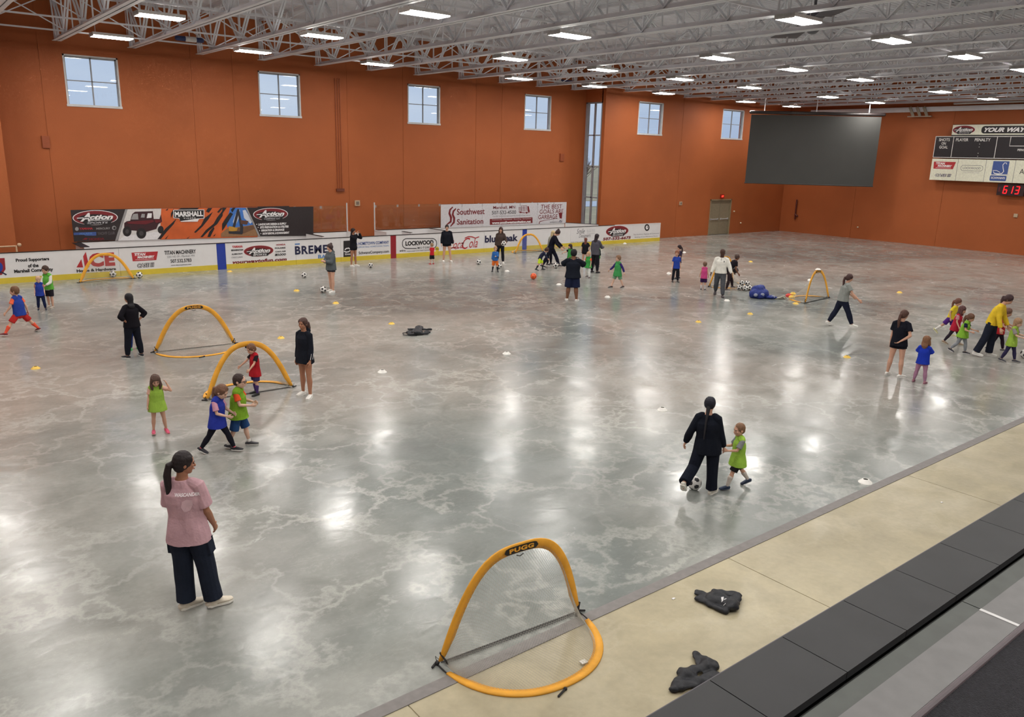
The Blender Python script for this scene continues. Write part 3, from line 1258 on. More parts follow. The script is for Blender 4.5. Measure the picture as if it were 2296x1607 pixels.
r, D = B(13.9, 16.0, 'white rink board with big navy letters and light blue word behind the grey hoodie')
D.S([([(661, 543.5), (672, 543), (672, 546), (661, 546.5)], 0)], [lblue])
D.T('BREMER', 661, 751, 547.5, 566, navy, .035, spacing=1.12)
D.T('BANK', 713, 752, 568, 577, lblue, .03)
r, D = B(16.0, 18.53, 'white rink board with a black square swan badge left of the red centre stripe')
D.S([([(770, 538), (789, 537), (789, 574), (770, 575)], 0)], [ink])
D.L([(771, 561), (776, 563), (782, 562), (786, 558), (782, 554), (776, 555), (773, 558)], .05, wink)
D.T('Schwans', 773, 787, 565, 569.5, wink, .02)
D.T('A HOMETOWN COMPANY', 797, 872, 539.5, 546.5, blue, .02)
D.T('SUPPORTING HOMETOWN TEAMS', 800, 872, 549, 552.5, lblue, .0)
D.T('SchwansCompany.com', 804, 872, 560, 568, ink, .02)
board(18.53, 18.82, 'narrow dark red stripe board at the middle of the rink', stripe=redp)
r, D = B(18.82, 21.15, 'white rink board with black rounded outline around a motor dealer name')
g = G()
P_ = [FB(*p) for p in rrect(902, 533.5, 979, 555.5, 10)]
D.P.stroke_g(g, P_ + [P_[0]], .035, .006)
put('outline', g, ink, r)
D.T('LOCKWOOD', 909, 972, 538, 548, ink, .05)
D.S([([(934, 551), (966, 550.5), (966, 556.5), (934, 557.5)], 0)], [white], 'outline_gap', .012)
D.T('MOTORS', 936, 965, 551.5, 555.5, ink, .02, 0, .016, 1.2)
D.T('atira', 896, 909, 558, 562, ink, .02)
D.T('YOUR HOMETOWN FAMILY DEALER', 912, 962, 559.5, 561.5, grey)
D.S([(ell(980, 557, 4.5, 5.5), 0)], [yellow])
D.T('BJ', 977, 983, 555.5, 558.5, ink, .02)
r, D = B(21.15, 23.9, 'white rink board with big red flowing drink lettering')
D.T('Coca', 1006, 1038, 537, 556, red, .0, .45)
D.T('C', 1036, 1054, 532, 557, red, -.0, .5)
D.T('ola', 1052, 1071, 533, 554, red, .0, .4)
D.L([(1042, 533), (1050, 529.5), (1058, 530), (1066, 533), (1074, 530)], .05, red)
D.L([(1012, 555), (1022, 552.5), (1028, 555), (1020, 557)], .04, red)
D.L([(1036, 544), (1040, 543.5)], .05, red)
r, D = B(23.9, 26.39, 'white rink board with navy lettering left of the right blue stripe')
D.T('bluepeak', 1087, 1161, 526, 546, navy, .035)
board(26.39, 26.69, 'narrow blue stripe board behind the yellow pop-up goal on the far side', stripe=bluep)
r, D = B(26.69, 29.8, 'plain white rink board right of the right blue stripe')
r, D = B(29.8, 33.2, 'white rink board with thin handwritten designer lettering')
D.T('Smile', 1293, 1311, 513, 524, grey, .0, .35)
D.T('Designers', 1298, 1324, 524, 535, grey, .0, .3)
for i, st in enumerate(('Dr. M. Olsen', 'Family care', 'Cosmetic')):
    D.T(st, 1316, 1334, 515 + 3.6 * i, 517.2 + 3.6 * i, lgrey, .0)
D.T('507-236-4100  www.smiles.com', 1280, 1346, 540, 543, grey, .0)
r, D = B(33.2, 37.13, 'white rink board with red oval badge and phone number, last on the right', cap=white)
D.A(1384, 519, 24, 11, 'SIGN & GRAPHICS', True)
D.T('507-532-6675', 1352, 1414, 531, 537.5, dred, .05, .1, spacing=1.08)
D.S([(ell(1450.5, 511, 5.5, 7.5), 0), (ell(1450.5, 511, 3.2, 4.6, 8), 1), (ell(1451.5, 510, 1, 1.4, 8), 0)], [ink, wink])
D.T('The Architect, Engineer & Contractor', 1420, 1478, 523.5, 527, grey, .0)
D.T('Building Great Minnesota Places', 1423, 1474, 529.5, 532.5, grey, .0)


# bench enclosure behind the boards
def low_wall(name, x0, y0, x1, y1, lab, cap=black, capw=.1):
    r = empty(name, ((x0 + x1) / 2, (y0 + y1) / 2, 0))
    tag(r, lab, 'bench board', 'white boards round the players benches')
    a, b = Vector(((x0 - x1) / 2, (y0 - y1) / 2, 0)), Vector(((x1 - x0) / 2, (y1 - y0) / 2, 0))
    g = G()
    g.bar(a + Vector((0, 0, .56)), b + Vector((0, 0, .56)), .08, 1.12)
    put('board_face', g, white, r)
    g = G()
    g.bar(a + Vector((0, 0, 1.13)), b + Vector((0, 0, 1.13)), capw, .02)
    put('top_rail', g, cap, r)
    return r


low_wall('bench_board', 5.9, 34.4, 17.3, 34.4, 'long white back board of the left players bench under the dark banner')
low_wall('bench_board', 18.75, 34.4, 31.0, 34.4, 'long white back board of the right players bench under the white banner')
low_wall('bench_board', 5.84, 34.24, 5.84, 32.65, 'short end board closing the left bench at its left end', capw=.3)
low_wall('bench_board', 15.2, 34.24, 15.25, 32.65, 'short dividing board inside the left bench, dark topped')
low_wall('bench_board', 17.3, 34.35, 17.32, 33.4, 'short end board at the left side of the bench gap', cap=white)
low_wall('bench_board', 18.75, 34.35, 18.75, 33.2, 'short end board at the right side of the bench gap', cap=white)
low_wall('bench_board', 19.7, 33.4, 19.75, 32.65, 'short dark-topped dividing board behind the motor dealer advert')
low_wall('bench_board', 21.8, 34.24, 21.84, 32.65, 'short dividing board inside the right bench, dark topped')
low_wall('bench_board', 31.05, 34.35, 32.05, 32.68, 'slanting end board closing the right bench by the tall window')
# handrail left of the bench
g = G()
g.tube([(-1, 33.3, 1.17), (3.7, 33.3, 1.2)], .03)
g.tube([(3.75, 33.3, 0), (3.75, 33.3, 1.2)], .03, ref=(1, 0, 0))
g.tube([(1.0, 33.3, 0), (1.0, 33.3, 1.18)], .03, ref=(1, 0, 0))
g.ball((3.85, 33.3, 1.24), .07, .07, .07)
o = put('handrail', g, mat('tan_rail', (196, 164, 132), rough=.4), None, True)
tag(o, 'pale handrail against the wall at the far left behind the boards', 'handrail')
# clear bench glass
bglass = glass_material('bench_glass', .05, (.93, .95, .94), .02)
clipm = mat('clip_grey', (150, 140, 136), rough=.5)


def glass_run(x0, x1, n, side):
    w_ = (x1 - x0) / n
    for i in range(n):
        r = empty('rink_glass', (x0 + w_ * (i + .5), 34.4, 1.145))
        tag(r, 'clear upright glass panel over the %s bench, %s from the left' % (side, WORDS[i]), 'glass panel', 'clear panels over the benches')
        g = G()
        g.box(-w_ / 2 + .012, -.006, 0, w_ / 2 - .012, .006, 1.18)
        put('glass_sheet', g, bglass, r)
        g = G()
        g.box(-w_ / 2 - .05, -.012, 1.06, -w_ / 2 + .05, -.008, 1.18)
        put('clip', g, clipm, r)


glass_run(5.95, 17.25, 9, 'left')
glass_run(18.8, 31.0, 10, 'right')
for x, lab in ((17.3, 'left'), (18.75, 'right')):
    g = G()
    g.box(-.02, -.03, 0, .02, .03, 1.3)
    o = put('glass_post', g, alu)
    o.location = (x, 34.4, 1.145)
    tag(o, 'thin pale upright post at the %s side of the bench glass gap' % lab, 'post')

# dark banner with vehicles
YBN = 34.33
r = empty('vehicle_banner', (10.1, YBN, 1.14))
tag(r, 'long black and orange banner with buggy and digger pictures over the left bench', 'banner')
D = Draw(BK, YBN, r, 0, 0, 1, off=(10.1, YBN, 1.14))
g = G()
g.add([D.P.p(a, b, 0) for a, b in ((5.78, 1.16), (14.46, 1.16), (14.46, 2.36), (5.78, 2.36))] + [D.P.p(a, b, -.012) for a, b in ((5.78, 1.16), (14.46, 1.16), (14.46, 2.36), (5.78, 2.36))],
      [(0, 1, 2, 3), (7, 6, 5, 4), (0, 4, 5, 1), (1, 5, 6, 2), (2, 6, 7, 3), (3, 7, 4, 0)])
put('banner_sheet', g, mat('banner_black', (44, 36, 38), rough=.45), r)
D.ox, D.oy, D.sc = 140, 450, 6.378
org = mat('banner_orange', (206, 96, 44), rough=.5, nscale=1.2, namt=.2)
pale = mat('banner_white', (214, 210, 208), rough=.5)
slash = mat('slash_grey', (150, 148, 148), rough=.4)
TB = 1.165
top = lambda x: BK(x, 466)[0]
D.S([([(935, 124), (1500, 112), (1420, 556), (800, 576)], 0), ([(1420, 114), (1900, 104), (2800, 90), (2800, 520), (1400, 556)], 1), ([(905, 124), (940, 124), (795, 576), (758, 578)], 2),
     ([(900, 500), (1420, 440), (1400, 556), (800, 576)], 3)], [pale, org, slash, mat('snow_white', (226, 224, 226))], 'picture', .002)
utv = [(890, 320), (925, 295), (975, 288), (1005, 190), (1045, 158), (1300, 150), (1312, 262), (1395, 262), (1415, 195), (1432, 300), (1380, 335), (1350, 405), (1190, 450), (1060, 430), (930, 420), (890, 380)]
D.S([(utv, 0), (ell(932, 440, 62, 72), 1), (ell(1135, 468, 70, 76), 1), (ell(1412, 415, 42, 55), 1), (ell(932, 440, 26, 32), 3), (ell(1135, 468, 30, 34), 3),
     ([(985, 270), (1018, 190), (1085, 184), (1092, 270)], 2), ([(1125, 242), (1140, 188), (1186, 190), (1180, 242)], 2), ([(1210, 250), (1226, 180), (1285, 180), (1280, 245)], 4),
     ([(925, 310), (985, 298), (1300, 275), (1320, 300), (1200, 340), (950, 330)], 5), ([(1320, 270), (1400, 268), (1428, 300), (1340, 320)], 5)],
    [mat('buggy_dark', (58, 26, 32), rough=.5), ink, slash, mat('hub_grey', (66, 62, 64)), wink, mat('buggy_red', (104, 30, 38), rough=.4)], 'buggy_picture', .008)
STR = [[(1365, 552), (1480, 400), (1560, 330), (1640, 255), (1600, 335), (1500, 445), (1415, 550)], [(1470, 548), (1530, 488), (1492, 548)],
       [(1890, 450), (1990, 350), (2040, 250), (2160, 160), (2100, 262), (2010, 372), (1912, 462)],
       [(1980, 522), (2060, 420), (2170, 330), (2220, 240), (2300, 140), (2300, 215), (2220, 335), (2100, 432), (2012, 522)],
       [(2080, 520), (2112, 440), (2172, 375), (2182, 400), (2122, 520)], [(1480, 136), (1520, 112), (1512, 136), (1490, 140)],
       [(1780, 540), (1835, 508), (1802, 540)], [(2060, 152), (2090, 106), (2150, 104), (2102, 172)], [(2220, 162), (2268, 108), (2300, 104), (2244, 172)],
       [(1560, 250), (1600, 160), (1600, 110), (1560, 180)], [(1650, 130), (1700, 108), (1960, 104), (1930, 128)],
       [(2160, 510), (2200, 470), (2182, 508)]]
e = 2296
STR += [[(e + 0, 100), (e + 60, 100), (e - 5, 190)], [(e - 5, 330), (e + 60, 230), (e + 110, 165), (e + 150, 190), (e + 100, 270), (e + 20, 400), (e - 5, 430)],
        [(e + 120, 130), (e + 150, 100), (e + 185, 100), (e + 140, 170)]]
D.S([(p, 0) for p in STR], [ink], 'tiger_stripes', .006)
D.S([([(1590, 130), (2035, 126), (2035, 255), (1960, 262), (1940, 300), (1700, 302), (1670, 255), (1592, 250)], 0), ([(1600, 138), (2026, 134), (2026, 248), (1950, 254), (1690, 292), (1676, 248), (1600, 242)], 1)], [wink, ink], 'name_shield', .022)
D.T('MARSHALL', 1612, 2016, 152, 228, wink, .05, 0, .028)
D.T('TIGERS', 1735, 1910, 242, 258, wink, .03, 0, .028, 1.3)
D.A(480, 245, 312, 100, 'SPORTS')
D.T('YAMAHA', 245, 440, 384, 416, red, .03)
D.S([(ell(212, 405, 26, 28), 0), (ell(745, 390, 30, 30), 0), (ell(750, 392, 18, 18), 1)], [slash, ink], 'round_mark', .006)
D.T('MERCURY', 490, 690, 384, 412, slash, .02)
D.S([([(165, 458), (490, 448), (490, 500), (340, 502), (310, 490), (168, 492)], 0)], [blue], 'blue_mark', .006)
D.T('POLARIS', 250, 430, 462, 486, lblue, .02, 0, .008)
D.T('YACHT CLUB', 505, 755, 446, 486, mat('faint_grey', (92, 86, 90)), .02)
D.T('HONDA', 385, 608, 532, 566, dred, .04)
D.S([([(290, 560), (330, 530), (372, 536), (350, 560)], 0)], [dred], 'wing_mark', .006)
D.ox, D.oy = 500, 450
D.S([([(110, 103), (332, 100), (470, 360), (300, 400), (180, 390), (70, 380), (60, 300)], 0), ([(290, 140), (330, 130), (430, 300), (400, 330), (310, 250)], 1), ([(150, 300), (200, 160), (250, 130), (230, 260), (170, 390)], 1),
     ([(-20, 470), (60, 400), (450, 345), (520, 505), (-20, 520)], 2), ([(150, 400), (450, 350), (470, 400), (300, 470), (150, 480)], 3),
     ([(212, 120), (236, 118), (262, 240), (298, 380), (292, 470), (250, 462), (252, 380), (226, 210), (176, 402), (136, 400)], 4), ([(256, 278), (372, 290), (352, 342), (262, 332)], 5),
     ([(88, 365), (140, 372), (216, 392), (206, 432), (96, 442)], 6), ([(86, 436), (292, 440), (284, 482), (92, 472)], 4), ([(20, 300), (120, 170), (90, 280), (30, 380)], 4),
     ([(332, 98), (1300, 84), (1300, 500), (528, 506)], 7), ([(328, 98), (350, 98), (540, 506), (514, 508)], 8)],
    [mat('sky_blue_print', (64, 118, 196)), mat('cloud_print', (200, 206, 218)), mat('earth_print', (146, 108, 74)), mat('earth_dark_print', (112, 80, 56)), mat('arm_print', (46, 44, 50)), mat('bucket_print', (92, 60, 48)),
     mat('digger_yellow', (192, 142, 50)), _M['banner_black'], slash], 'digger_picture', .010)
D.A(690, 195, 240, 85, 'COMPANY LLC', False, .03)
for st, a0, a1, b0, b1 in (('LANDSCAPE DESIGN & SUPPLY', 510, 915, 318, 350), ('SITE PREPARATION & UTILITIES', 535, 945, 360, 392), ('IRRIGATION & DRAINAGE', 552, 885, 404, 436), ('SNOW REMOVAL & ICE MANAGEMENT', 570, 955, 448, 480)):
    D.T(st, a0, a1, b0, b1, wink, .05, .15, .032)
D.S([(ell(a, b, 7, 7, 10), 0) for a, b in ((488, 338), (508, 382), (528, 428), (546, 470))], [wink], 'bullet_dots', .032)

# white banner
r = empty('sanitation_banner', (26.8, YBN, 1.08))
tag(r, 'long white banner with dark red lettering over the right bench', 'banner')
D = Draw(BK, YBN, r, 840, 450, 6.378, off=(26.8, YBN, 1.08))
g = G()
cs = ((22.5, 1.1), (31.06, 1.1), (31.06, 2.29), (22.5, 2.29))
g.add([D.P.p(a, b, 0) for a, b in cs] + [D.P.p(a, b, -.012) for a, b in cs], [(0, 1, 2, 3), (7, 6, 5, 4), (0, 4, 5, 1), (1, 5, 6, 2), (2, 6, 7, 3), (3, 7, 4, 0)])
put('banner_sheet', g, mat('banner_sheet_white', (206, 204, 208), rough=.45), r)
g = G()
for x in (23.8, 25.1, 26.4, 27.65, 28.9, 30.1):
    D.P.stroke_g(g, [(x, 1.1), (x, 2.29)], .018, .003)
    D.P.stroke_g(g, [(x, 2.15), (x, 2.28)], .07, .004)
put('sheet_joints', g, lgrey, r)
D.L([(1130, 90), (1090, 130), (1080, 180), (1105, 240), (1100, 300), (1040, 345)], [.06, .1, .12, .13, .12, .05], dred)
D.L([(1175, 112), (1138, 150), (1128, 200), (1150, 250), (1145, 310), (1095, 370)], [.06, .1, .12, .13, .12, .05], dred)
D.T('Southwest', 1188, 1585, 112, 198, dred, .015)
D.T('Sanitation', 1188, 1565, 258, 338, dred, .015)
D.T('Marshall, MN', 1708, 2022, 74, 122, dred, .01)
D.T('507-532-4500', 1690, 2034, 142, 192, ink, .0)
D.T('Locally owned & operated by Scott & Deb Alexa', 1700, 2235, 206, 228, grey, -.005, .2)
D.S([([(1660, 262), (2270, 238), (2270, 320), (1660, 345)], 0)], [dred], 'red_bar', .004)
D.T('Commercial - Residential - Recycling - Dumpsters', 1690, 2250, 258, 276, wink, .0, 0, .008)
D.T('www.southwestsanitation.net', 1690, 2246, 288, 326, wink, .04, 0, .008)
g = G()
for q_ in ([(2075, 90), (2080, 165), (2160, 180)], [(2080, 100), (2190, 88)], [(2082, 120), (2190, 108)], [(2082, 140), (2190, 130)], [(2100, 75), (2185, 68), (2196, 140)], [(2110, 78), (2114, 150)], [(2145, 74), (2150, 150)], [(2070, 160), (2230, 170)]):
    D.P.stroke_g(g, [D.q(*p) for p in q_], .02, .005)
put('truck_drawing', g, dred, r)
D.S([([(2196, 80), (2216, 78), (2232, 160), (2205, 165)], 0), (ell(2100, 165, 14, 12), 0), (ell(2185, 172, 14, 12), 0)], [dred], 'truck_drawing', .006)
D.ox, D.oy, D.sc = 1180, 450, 7.175
D.T('THE BEST', 250, 590, 62, 128, dred, .0, .05)
D.T('GOALS ARE', 230, 610, 138, 206, dred, .0, .05)
D.T('GARBAGE', 208, 515, 225, 292, dred, .0, .05)
D.L([(218, 372), (232, 334), (300, 318), (520, 282)], [.06, .04, .02, .02], dred)
D.S([([(536, 196), (594, 192), (586, 290), (552, 282)], 0), ([(552, 316), (588, 312), (588, 348), (552, 352)], 1)], [dred, navy], 'cart_picture', .004)
D.T('f', 563, 581, 318, 350, wink, .03, 0, .007)
D.T('www.facebook.com', 390, 545, 334, 352, grey)
# ================================================================== viewing deck in front of the camera
DZ = 3.1
S_ = (CAM_H - DZ) / CAM_H
yo, yi, y2, y3, y4, y5 = 3.96 * S_, 1.135, 1.100, 1.031, .891, .868
ledge = mat('charcoal_ledge_tile', (46, 47, 49), rough=.6, nscale=5, namt=.1)
g = G()
x = 2.0 - .4235 * 36
while x < 18:
    g.box(x + .002, yi, DZ - .03, x + .4215, yo - .012, DZ)
    g.box(x + .0005, yi + .002, DZ - .03, x + .4215, yo - .005, DZ - .006)
    x += .4235
struct(put('trim_3', g, ledge))
g = G()
g.box(XL, yi + .03, -.1, XE, yo - .015, DZ - .02)
struct(put('wall_deck', g, mat('deck_wall', (96, 94, 98), rough=.7)))
g = G()
g.box(XL, yo - .016, DZ - .05, XE, yo, DZ - .008)
struct(put('trim_4', g, mat('ledge_edge', (84, 80, 86), rough=.4)))
g = G()
g.box(XL, y2, DZ - .12, XE, yi + .02, DZ - .05)
struct(put('trim_5', g, mat('dark_channel', (34, 35, 34), rough=.7)))
dk = mat('dull_metal_plank', (78, 82, 79), rough=.55)
lt = mat('pale_metal_plank', (112, 112, 112), rough=.55)
for nm, a, b, m_ in (('trim_6', y3, y2, dk), ('trim_7', y4, y3, lt)):
    g = G()
    x = 3.24 - 2.44 * 7
    while x < 18:
        g.box(x + .003, a, DZ - .1, x + 2.437, b, DZ)
        x += 2.44
    struct(put(nm, g, m_))
g = G()
g.box(3.225, y4, DZ, 3.243, y3, DZ + .002)
struct(put('trim_8', g, mat('bright_joint', (206, 206, 206))))
g = G()
g.tube([(XL, y5 + .012, DZ - .006), (XE, y5 + .012, DZ - .006)], .012, ref=(0, 0, 1))
struct(put('trim_9', g, mat('mauve_edge_strip', (92, 84, 88), rough=.4)))
g = G()
g.box(XL, YN, DZ - .2, XE, y5 + .005, DZ - .005)
struct(put('floor', g, mat('charcoal_carpet', (36, 36, 41), rough=.95, nscale=90, namt=.35, bump=.6, bscale=200)))
# ================================================================== pop-up goals
gold = mat('goal_gold_fabric', (238, 170, 52), rough=.65, nscale=6, namt=.1, bump=.2, bscale=20)
gblack = mat('goal_black_strap', (30, 28, 30), rough=.6)
netm = mat('net_cord', (188, 184, 172), rough=.8)
netd = mat('net_dark_band', (52, 50, 50), rough=.8)
GA, GH, GD = .915, 1.06, .98


def arch(t, which):
    """t 0..1 along the hoop; returns local point"""
    a = math.pi * t
    c, s = -math.cos(a), math.sin(a)
    if which == 'up':
        hgt = 1 - abs(c) ** GEX
        return Vector((GA * c, .02 + .10 * hgt, GH * hgt))
    sx = GA * (abs(c) ** 0.92) * (1 if c > 0 else -1)
    hgt = s ** 0.93
    return Vector((sx * (1 + .02 * s), GD * hgt, .012))


def make_goal(FSIDE, ex=2.5):
    global GEX
    GEX = ex
    out = {}
    N = 40
    for which in ('up', 'down'):
        g = G()
        P0 = []
        for i in range(N + 1):
            t = .055 + .89 * i / N
            p = arch(t, which)
            c = Vector((0, .12, .3)) if which == 'up' else Vector((0, .3, .012))
            tg = (arch(min(t + .01, 1), which) - arch(max(t - .01, 0), which)).normalized()
            pn = Vector((0, -1, .1)).normalized() if which == 'up' else Vector((0, 0, 1))
            inn = pn.cross(tg).normalized()
            if (c - p).dot(inn) < 0:
                inn = -inn
            e = min(i, N - i) / 4.0
            w = .095 * min(1, .45 + .55 * e)
            P0.append((p, inn, pn, w))
        vs = []
        for p, inn, pn, w in P0:
            for a, b in ((-.012, 0), (-.006, .012), (w, .003), (w, -.003), (-.006, -.012)):
                vs.append(p + inn * a + pn * b)
        fs = []
        for i in range(N):
            for k in range(5):
                fs.append((i * 5 + k, (i + 1) * 5 + k, (i + 1) * 5 + (k + 1) % 5, i * 5 + (k + 1) % 5))
        fs += [tuple(range(5)), tuple(N * 5 + k for k in reversed(range(5)))]
        g.add(vs, fs)
        out['hoop_sleeve_' + which] = (g.mesh('hoop_sleeve'), gold)
        # dark hoop rod showing along the outer edge
        g = G()
        g.tube([arch(i / 48.0, which) - (P0[0][2] * 0) for i in range(49)], .0075, ref=(0, 1, 0) if which == 'down' else (0, 1, 0), n=6)
        out['hoop_rod_' + which] = (g.mesh('hoop_rod'), gblack)
    # net between the two hoops
    g = G()
    nu, nv = 76, 32
    grid = []
    for i in range(nu + 1):
        t = .03 + .94 * i / nu
        a, b = arch(t, 'up'), arch(t, 'down')
        a = a + (Vector((0, .1, .3)) - a).normalized() * .07
        b = b + (Vector((0, .3, .01)) - b).normalized() * .07
        b.z = .012
        row = []
        for j in range(nv + 1):
            s = j / nv
            p = a.lerp(b, s)
            p.z = max(.012, p.z * (1 - .25 * math.sin(math.pi * s)) - .0)
            row.append(p)
        grid.append(row)
    th = .0009

    def cord(p, q):
        d = (q - p)
        if d.length < 1e-5:
            return
        d.normalize()
        x = d.cross(Vector((.3, .5, .8))).normalized() * th
        y = d.cross(x)
        o = len(g.v)
        for r_ in (p, q):
            for k in range(3):
                an = 2.094 * k
                g.v.append(tuple(r_ + x * math.cos(an) + y * math.sin(an)))
        for k in range(3):
            g.f.append((o + k, o + (k + 1) % 3, o + 3 + (k + 1) % 3, o + 3 + k))
            g.m.append(0)
    for i in range(nu):
        for j in range(nv):
            cord(grid[i][j], grid[i + 1][j + 1])
            cord(grid[i + 1][j], grid[i][j + 1])
    # floor part of the net, spreading to the goal line
    out['net'] = (g.mesh('net'), netm)
    g = G()
    th = .0022
    for i in range(70):
        x = -GA * .93 + 2 * GA * .93 * i / 70
        st = 2 * GA * .93 / 70
        for k in range(2):
            y = .0 + k * .026
            a, b = Vector((x, y, .012)), Vector((x + st, y + .026, .012))
            c, d = Vector((x, y + .026, .012)), Vector((x + st, y, .012))
            cord(a, b)
            cord(c, d)
    g.bar((-GA * .95, -.004, .01), (GA * .95, -.004, .01), .012, .006)
    out['goal_line_band'] = (g.mesh('goal_line_band'), netd)
    # corner straps, pegs
    g = G()
    for s_ in (-1, 1):
        g.bar((s_ * GA * .985, .03, .14), (s_ * GA * .9, .08, .012), .03, .006)
        g.tube([(s_ * GA * 1.0, .0, .015), (s_ * GA * 1.015, -.01, .09), arch(.06 if s_ < 0 else .94, 'up')], .004, n=5)
        g.tube([(s_ * GA * .98, -.03, .015), (s_ * (GA + .07), .03, .015)], .012, n=6)
        g.ball((s_ * GA, 0, .02), .025, .025, .02)
    out['corner_strap'] = (g.mesh('corner_strap'), gblack)
    g = G()
    g.tube([(0.05, GD + .03, .014), (.17, GD + .08, .014)], .011, n=6)
    g.ball((.05, GD + .03, .016), .02, .02, .016)
    out['peg'] = (g.mesh('peg'), gblack)
    # badge on the crown of the upright hoop
    me, co = text_mesh('PUGG', .05, .0, 1.1)
    mn, mx = co.min(0), co.max(0)
    FS = FSIDE

    def wrap(a, b, d):
        t = .5 - a * FS
        p = arch(t, 'up')
        tg = (arch(t + .01, 'up') - arch(t - .01, 'up')).normalized()
        pn = Vector((0, FS, .1)).normalized()
        inn = Vector((0, 0, -1)) + tg * tg.z
        inn.normalize()
        return p + inn * b + pn * d
    g = G()
    K = 16
    vs = []
    for i in range(K + 1):
        a = -.078 + .156 * i / K
        e = math.sqrt(max(0, 1 - max(0, (abs(a) - .055) / .023) ** 2))
        vs += [wrap(a, .045 - .036 * e, .016), wrap(a, .045 + .036 * e, .016)]
    g.add(vs, [(2 * i, 2 * i + 1, 2 * i + 3, 2 * i + 2) for i in range(K)])
    out['badge'] = (g.mesh('badge'), gblack)
    for v in me.vertices:
        a = -.055 + .11 * (v.co.x - mn[0]) / (mx[0] - mn[0])
        b = .068 - .046 * (v.co.y - mn[1]) / (mx[1] - mn[1])
        v.co = wrap(a, b, .019)
    me.name = 'badge_lettering'
    out['badge_lettering'] = (me, gold)
    g = G()
    g.tube([(-.04, .11, GH - .12), (0, .11, GH - .135), (.04, .11, GH - .12)], .006, n=5)
    out['clip'] = (g.mesh('clip'), gblack)
    for me, m_ in out.values():
        me.materials.append(m_)
    for k_ in ('hoop_sleeve_up', 'hoop_sleeve_down', 'hoop_rod_up', 'hoop_rod_down'):
        me = out[k_][0]
        me.polygons.foreach_set('use_smooth', [True] * len(me.polygons))
    return [v[0] for v in out.values()]


GMB, GMF, GMN = make_goal(1), make_goal(-1), make_goal(1, 3.1)


def goal(A, B_, side, lab, sy=1.0, sz=1.0, badge=None):
    A, B_ = Vector(A), Vector(B_)
    A.z = B_.z = 0
    c = (A + B_) / 2
    u = (B_ - A)
    if side < 0:
        u = -u
    r = empty('popup_goal', c, math.atan2(u.y, u.x))
    k_ = (B_ - A).length / (2 * GA)
    r.scale = (k_, k_ * sy, k_ * sz)
    tag(r, lab, 'goal', 'small yellow pop-up soccer goals')
    for me in (GMF if badge == 'front' else GMN if badge == 'near' else GMB):
        if badge is None and side > 0 and me.name.startswith('badge'):
            continue
        o = bpy.data.objects.new(me.name.split('.')[0], me)
        COL.objects.link(o)
        o.parent = r
    return r


gn = goal(fl(980, 1490), fl(1296, 1372), -1, 'yellow pop-up goal nearest the viewer, lying across the grey floor strip', 1.0, 1.1, 'near')
g = G()
g.box(-.035, -.03, .012, .035, .03, .02)
o = put('care_tag', g, mat('white_tag', (228, 224, 214)), gn)
o.location = (-.36, GD * .8, .01)
goal(fl(345, 790), fl(527, 770), -1, 'yellow pop-up goal right of the woman with hands on hips', .95, .98)
g3 = goal(fl(462, 898), fl(658, 868), 1, 'yellow pop-up goal with the child in the red vest standing in it', .9, 1.03)
g = G()
g.box(-.045, .085, GH - .17, .045, .092, GH - .12)
put('care_tag', g, mat('white_tag', (228, 224, 214)), g3)
g = G()
g.box(-.045, .083, GH - .12, .045, .094, GH - .085)
put('tag_clip', g, gblack, g3)
goal(aty(176, 632, 31.55) * 0 + Vector((5.33, 31.5, 0)), (7.18, 31.6, 0), 1, 'yellow pop-up goal on the far left in front of the red lettered board', .5, .93)
goal((25.1, 31.45, 0), (26.95, 31.4, 0), 1, 'yellow pop-up goal on the far side before the narrow blue stripe', .85, .88)
a5, b5 = fl(1588, 643), fl(1666, 628)
goal(a5, a5 + (b5 - a5).normalized() * 1.95, -1, 'yellow pop-up goal behind the man in the white pullover, balls at its end', .85, 1.0)
a6, b6 = fl(1806, 680), fl(1875, 664)
b6 = a6 + (b6 - a6).normalized() * 1.9
goal(a6, b6, 1, 'yellow pop-up goal with a white cone on its crown, left of the grey shirt woman', .95, 1.0, 'front')

# ------------------------------------------------------------------ balls
ball_w = mat('ball_white', (226, 224, 220), rough=.35)
ball_k = mat('ball_black', (38, 36, 40), rough=.4)
ball_o = mat('ball_orange', (240, 104, 52), rough=.4)
ball_o2 = mat('ball_dark_orange', (196, 66, 34), rough=.4)
phi = (1 + 5 ** .5) / 2
ICO = [Vector(v).normalized() for a in (-1, 1) for b in (-phi, phi) for v in ((0, a, b), (a, b, 0), (b, 0, a))]


def ball_mesh(nm, m1, m2, patch=.42):
    bm = bmesh.new()
    bmesh.ops.create_icosphere(bm, subdivisions=4, radius=1)
    for f in bm.faces:
        c = f.calc_center_median().normalized()
        a = min(math.acos(max(-1, min(1, c.dot(v)))) for v in ICO)
        f.material_index = 1 if a < patch * .85 else 0
        f.smooth = True
    me = bpy.data.meshes.new(nm)
    bm.to_mesh(me)
    bm.free()
    me.materials.append(m1)
    me.materials.append(m2)
    return me


BM = ball_mesh('soccer_ball', ball_w, ball_k)
BO = ball_mesh('soccer_ball', ball_o, ball_o2, .36)
BK_ = ball_mesh('soccer_ball', ball_k, mat('ball_dark', (26, 26, 30), rough=.4))


def ball(px, py, R, lab, me=None, z=0, pos=None):
    p = pos or fl(px, py)
    o = bpy.data.objects.new('soccer_ball', me or BM)
    COL.objects.link(o)
    o.location = (p[0], p[1], z + R)
    o.scale = (R, R, R)
    o.rotation_euler = (random.uniform(0, 3), random.uniform(0, 3), random.uniform(0, 3))
    tag(o, lab, 'ball', 'soccer balls')
    return o


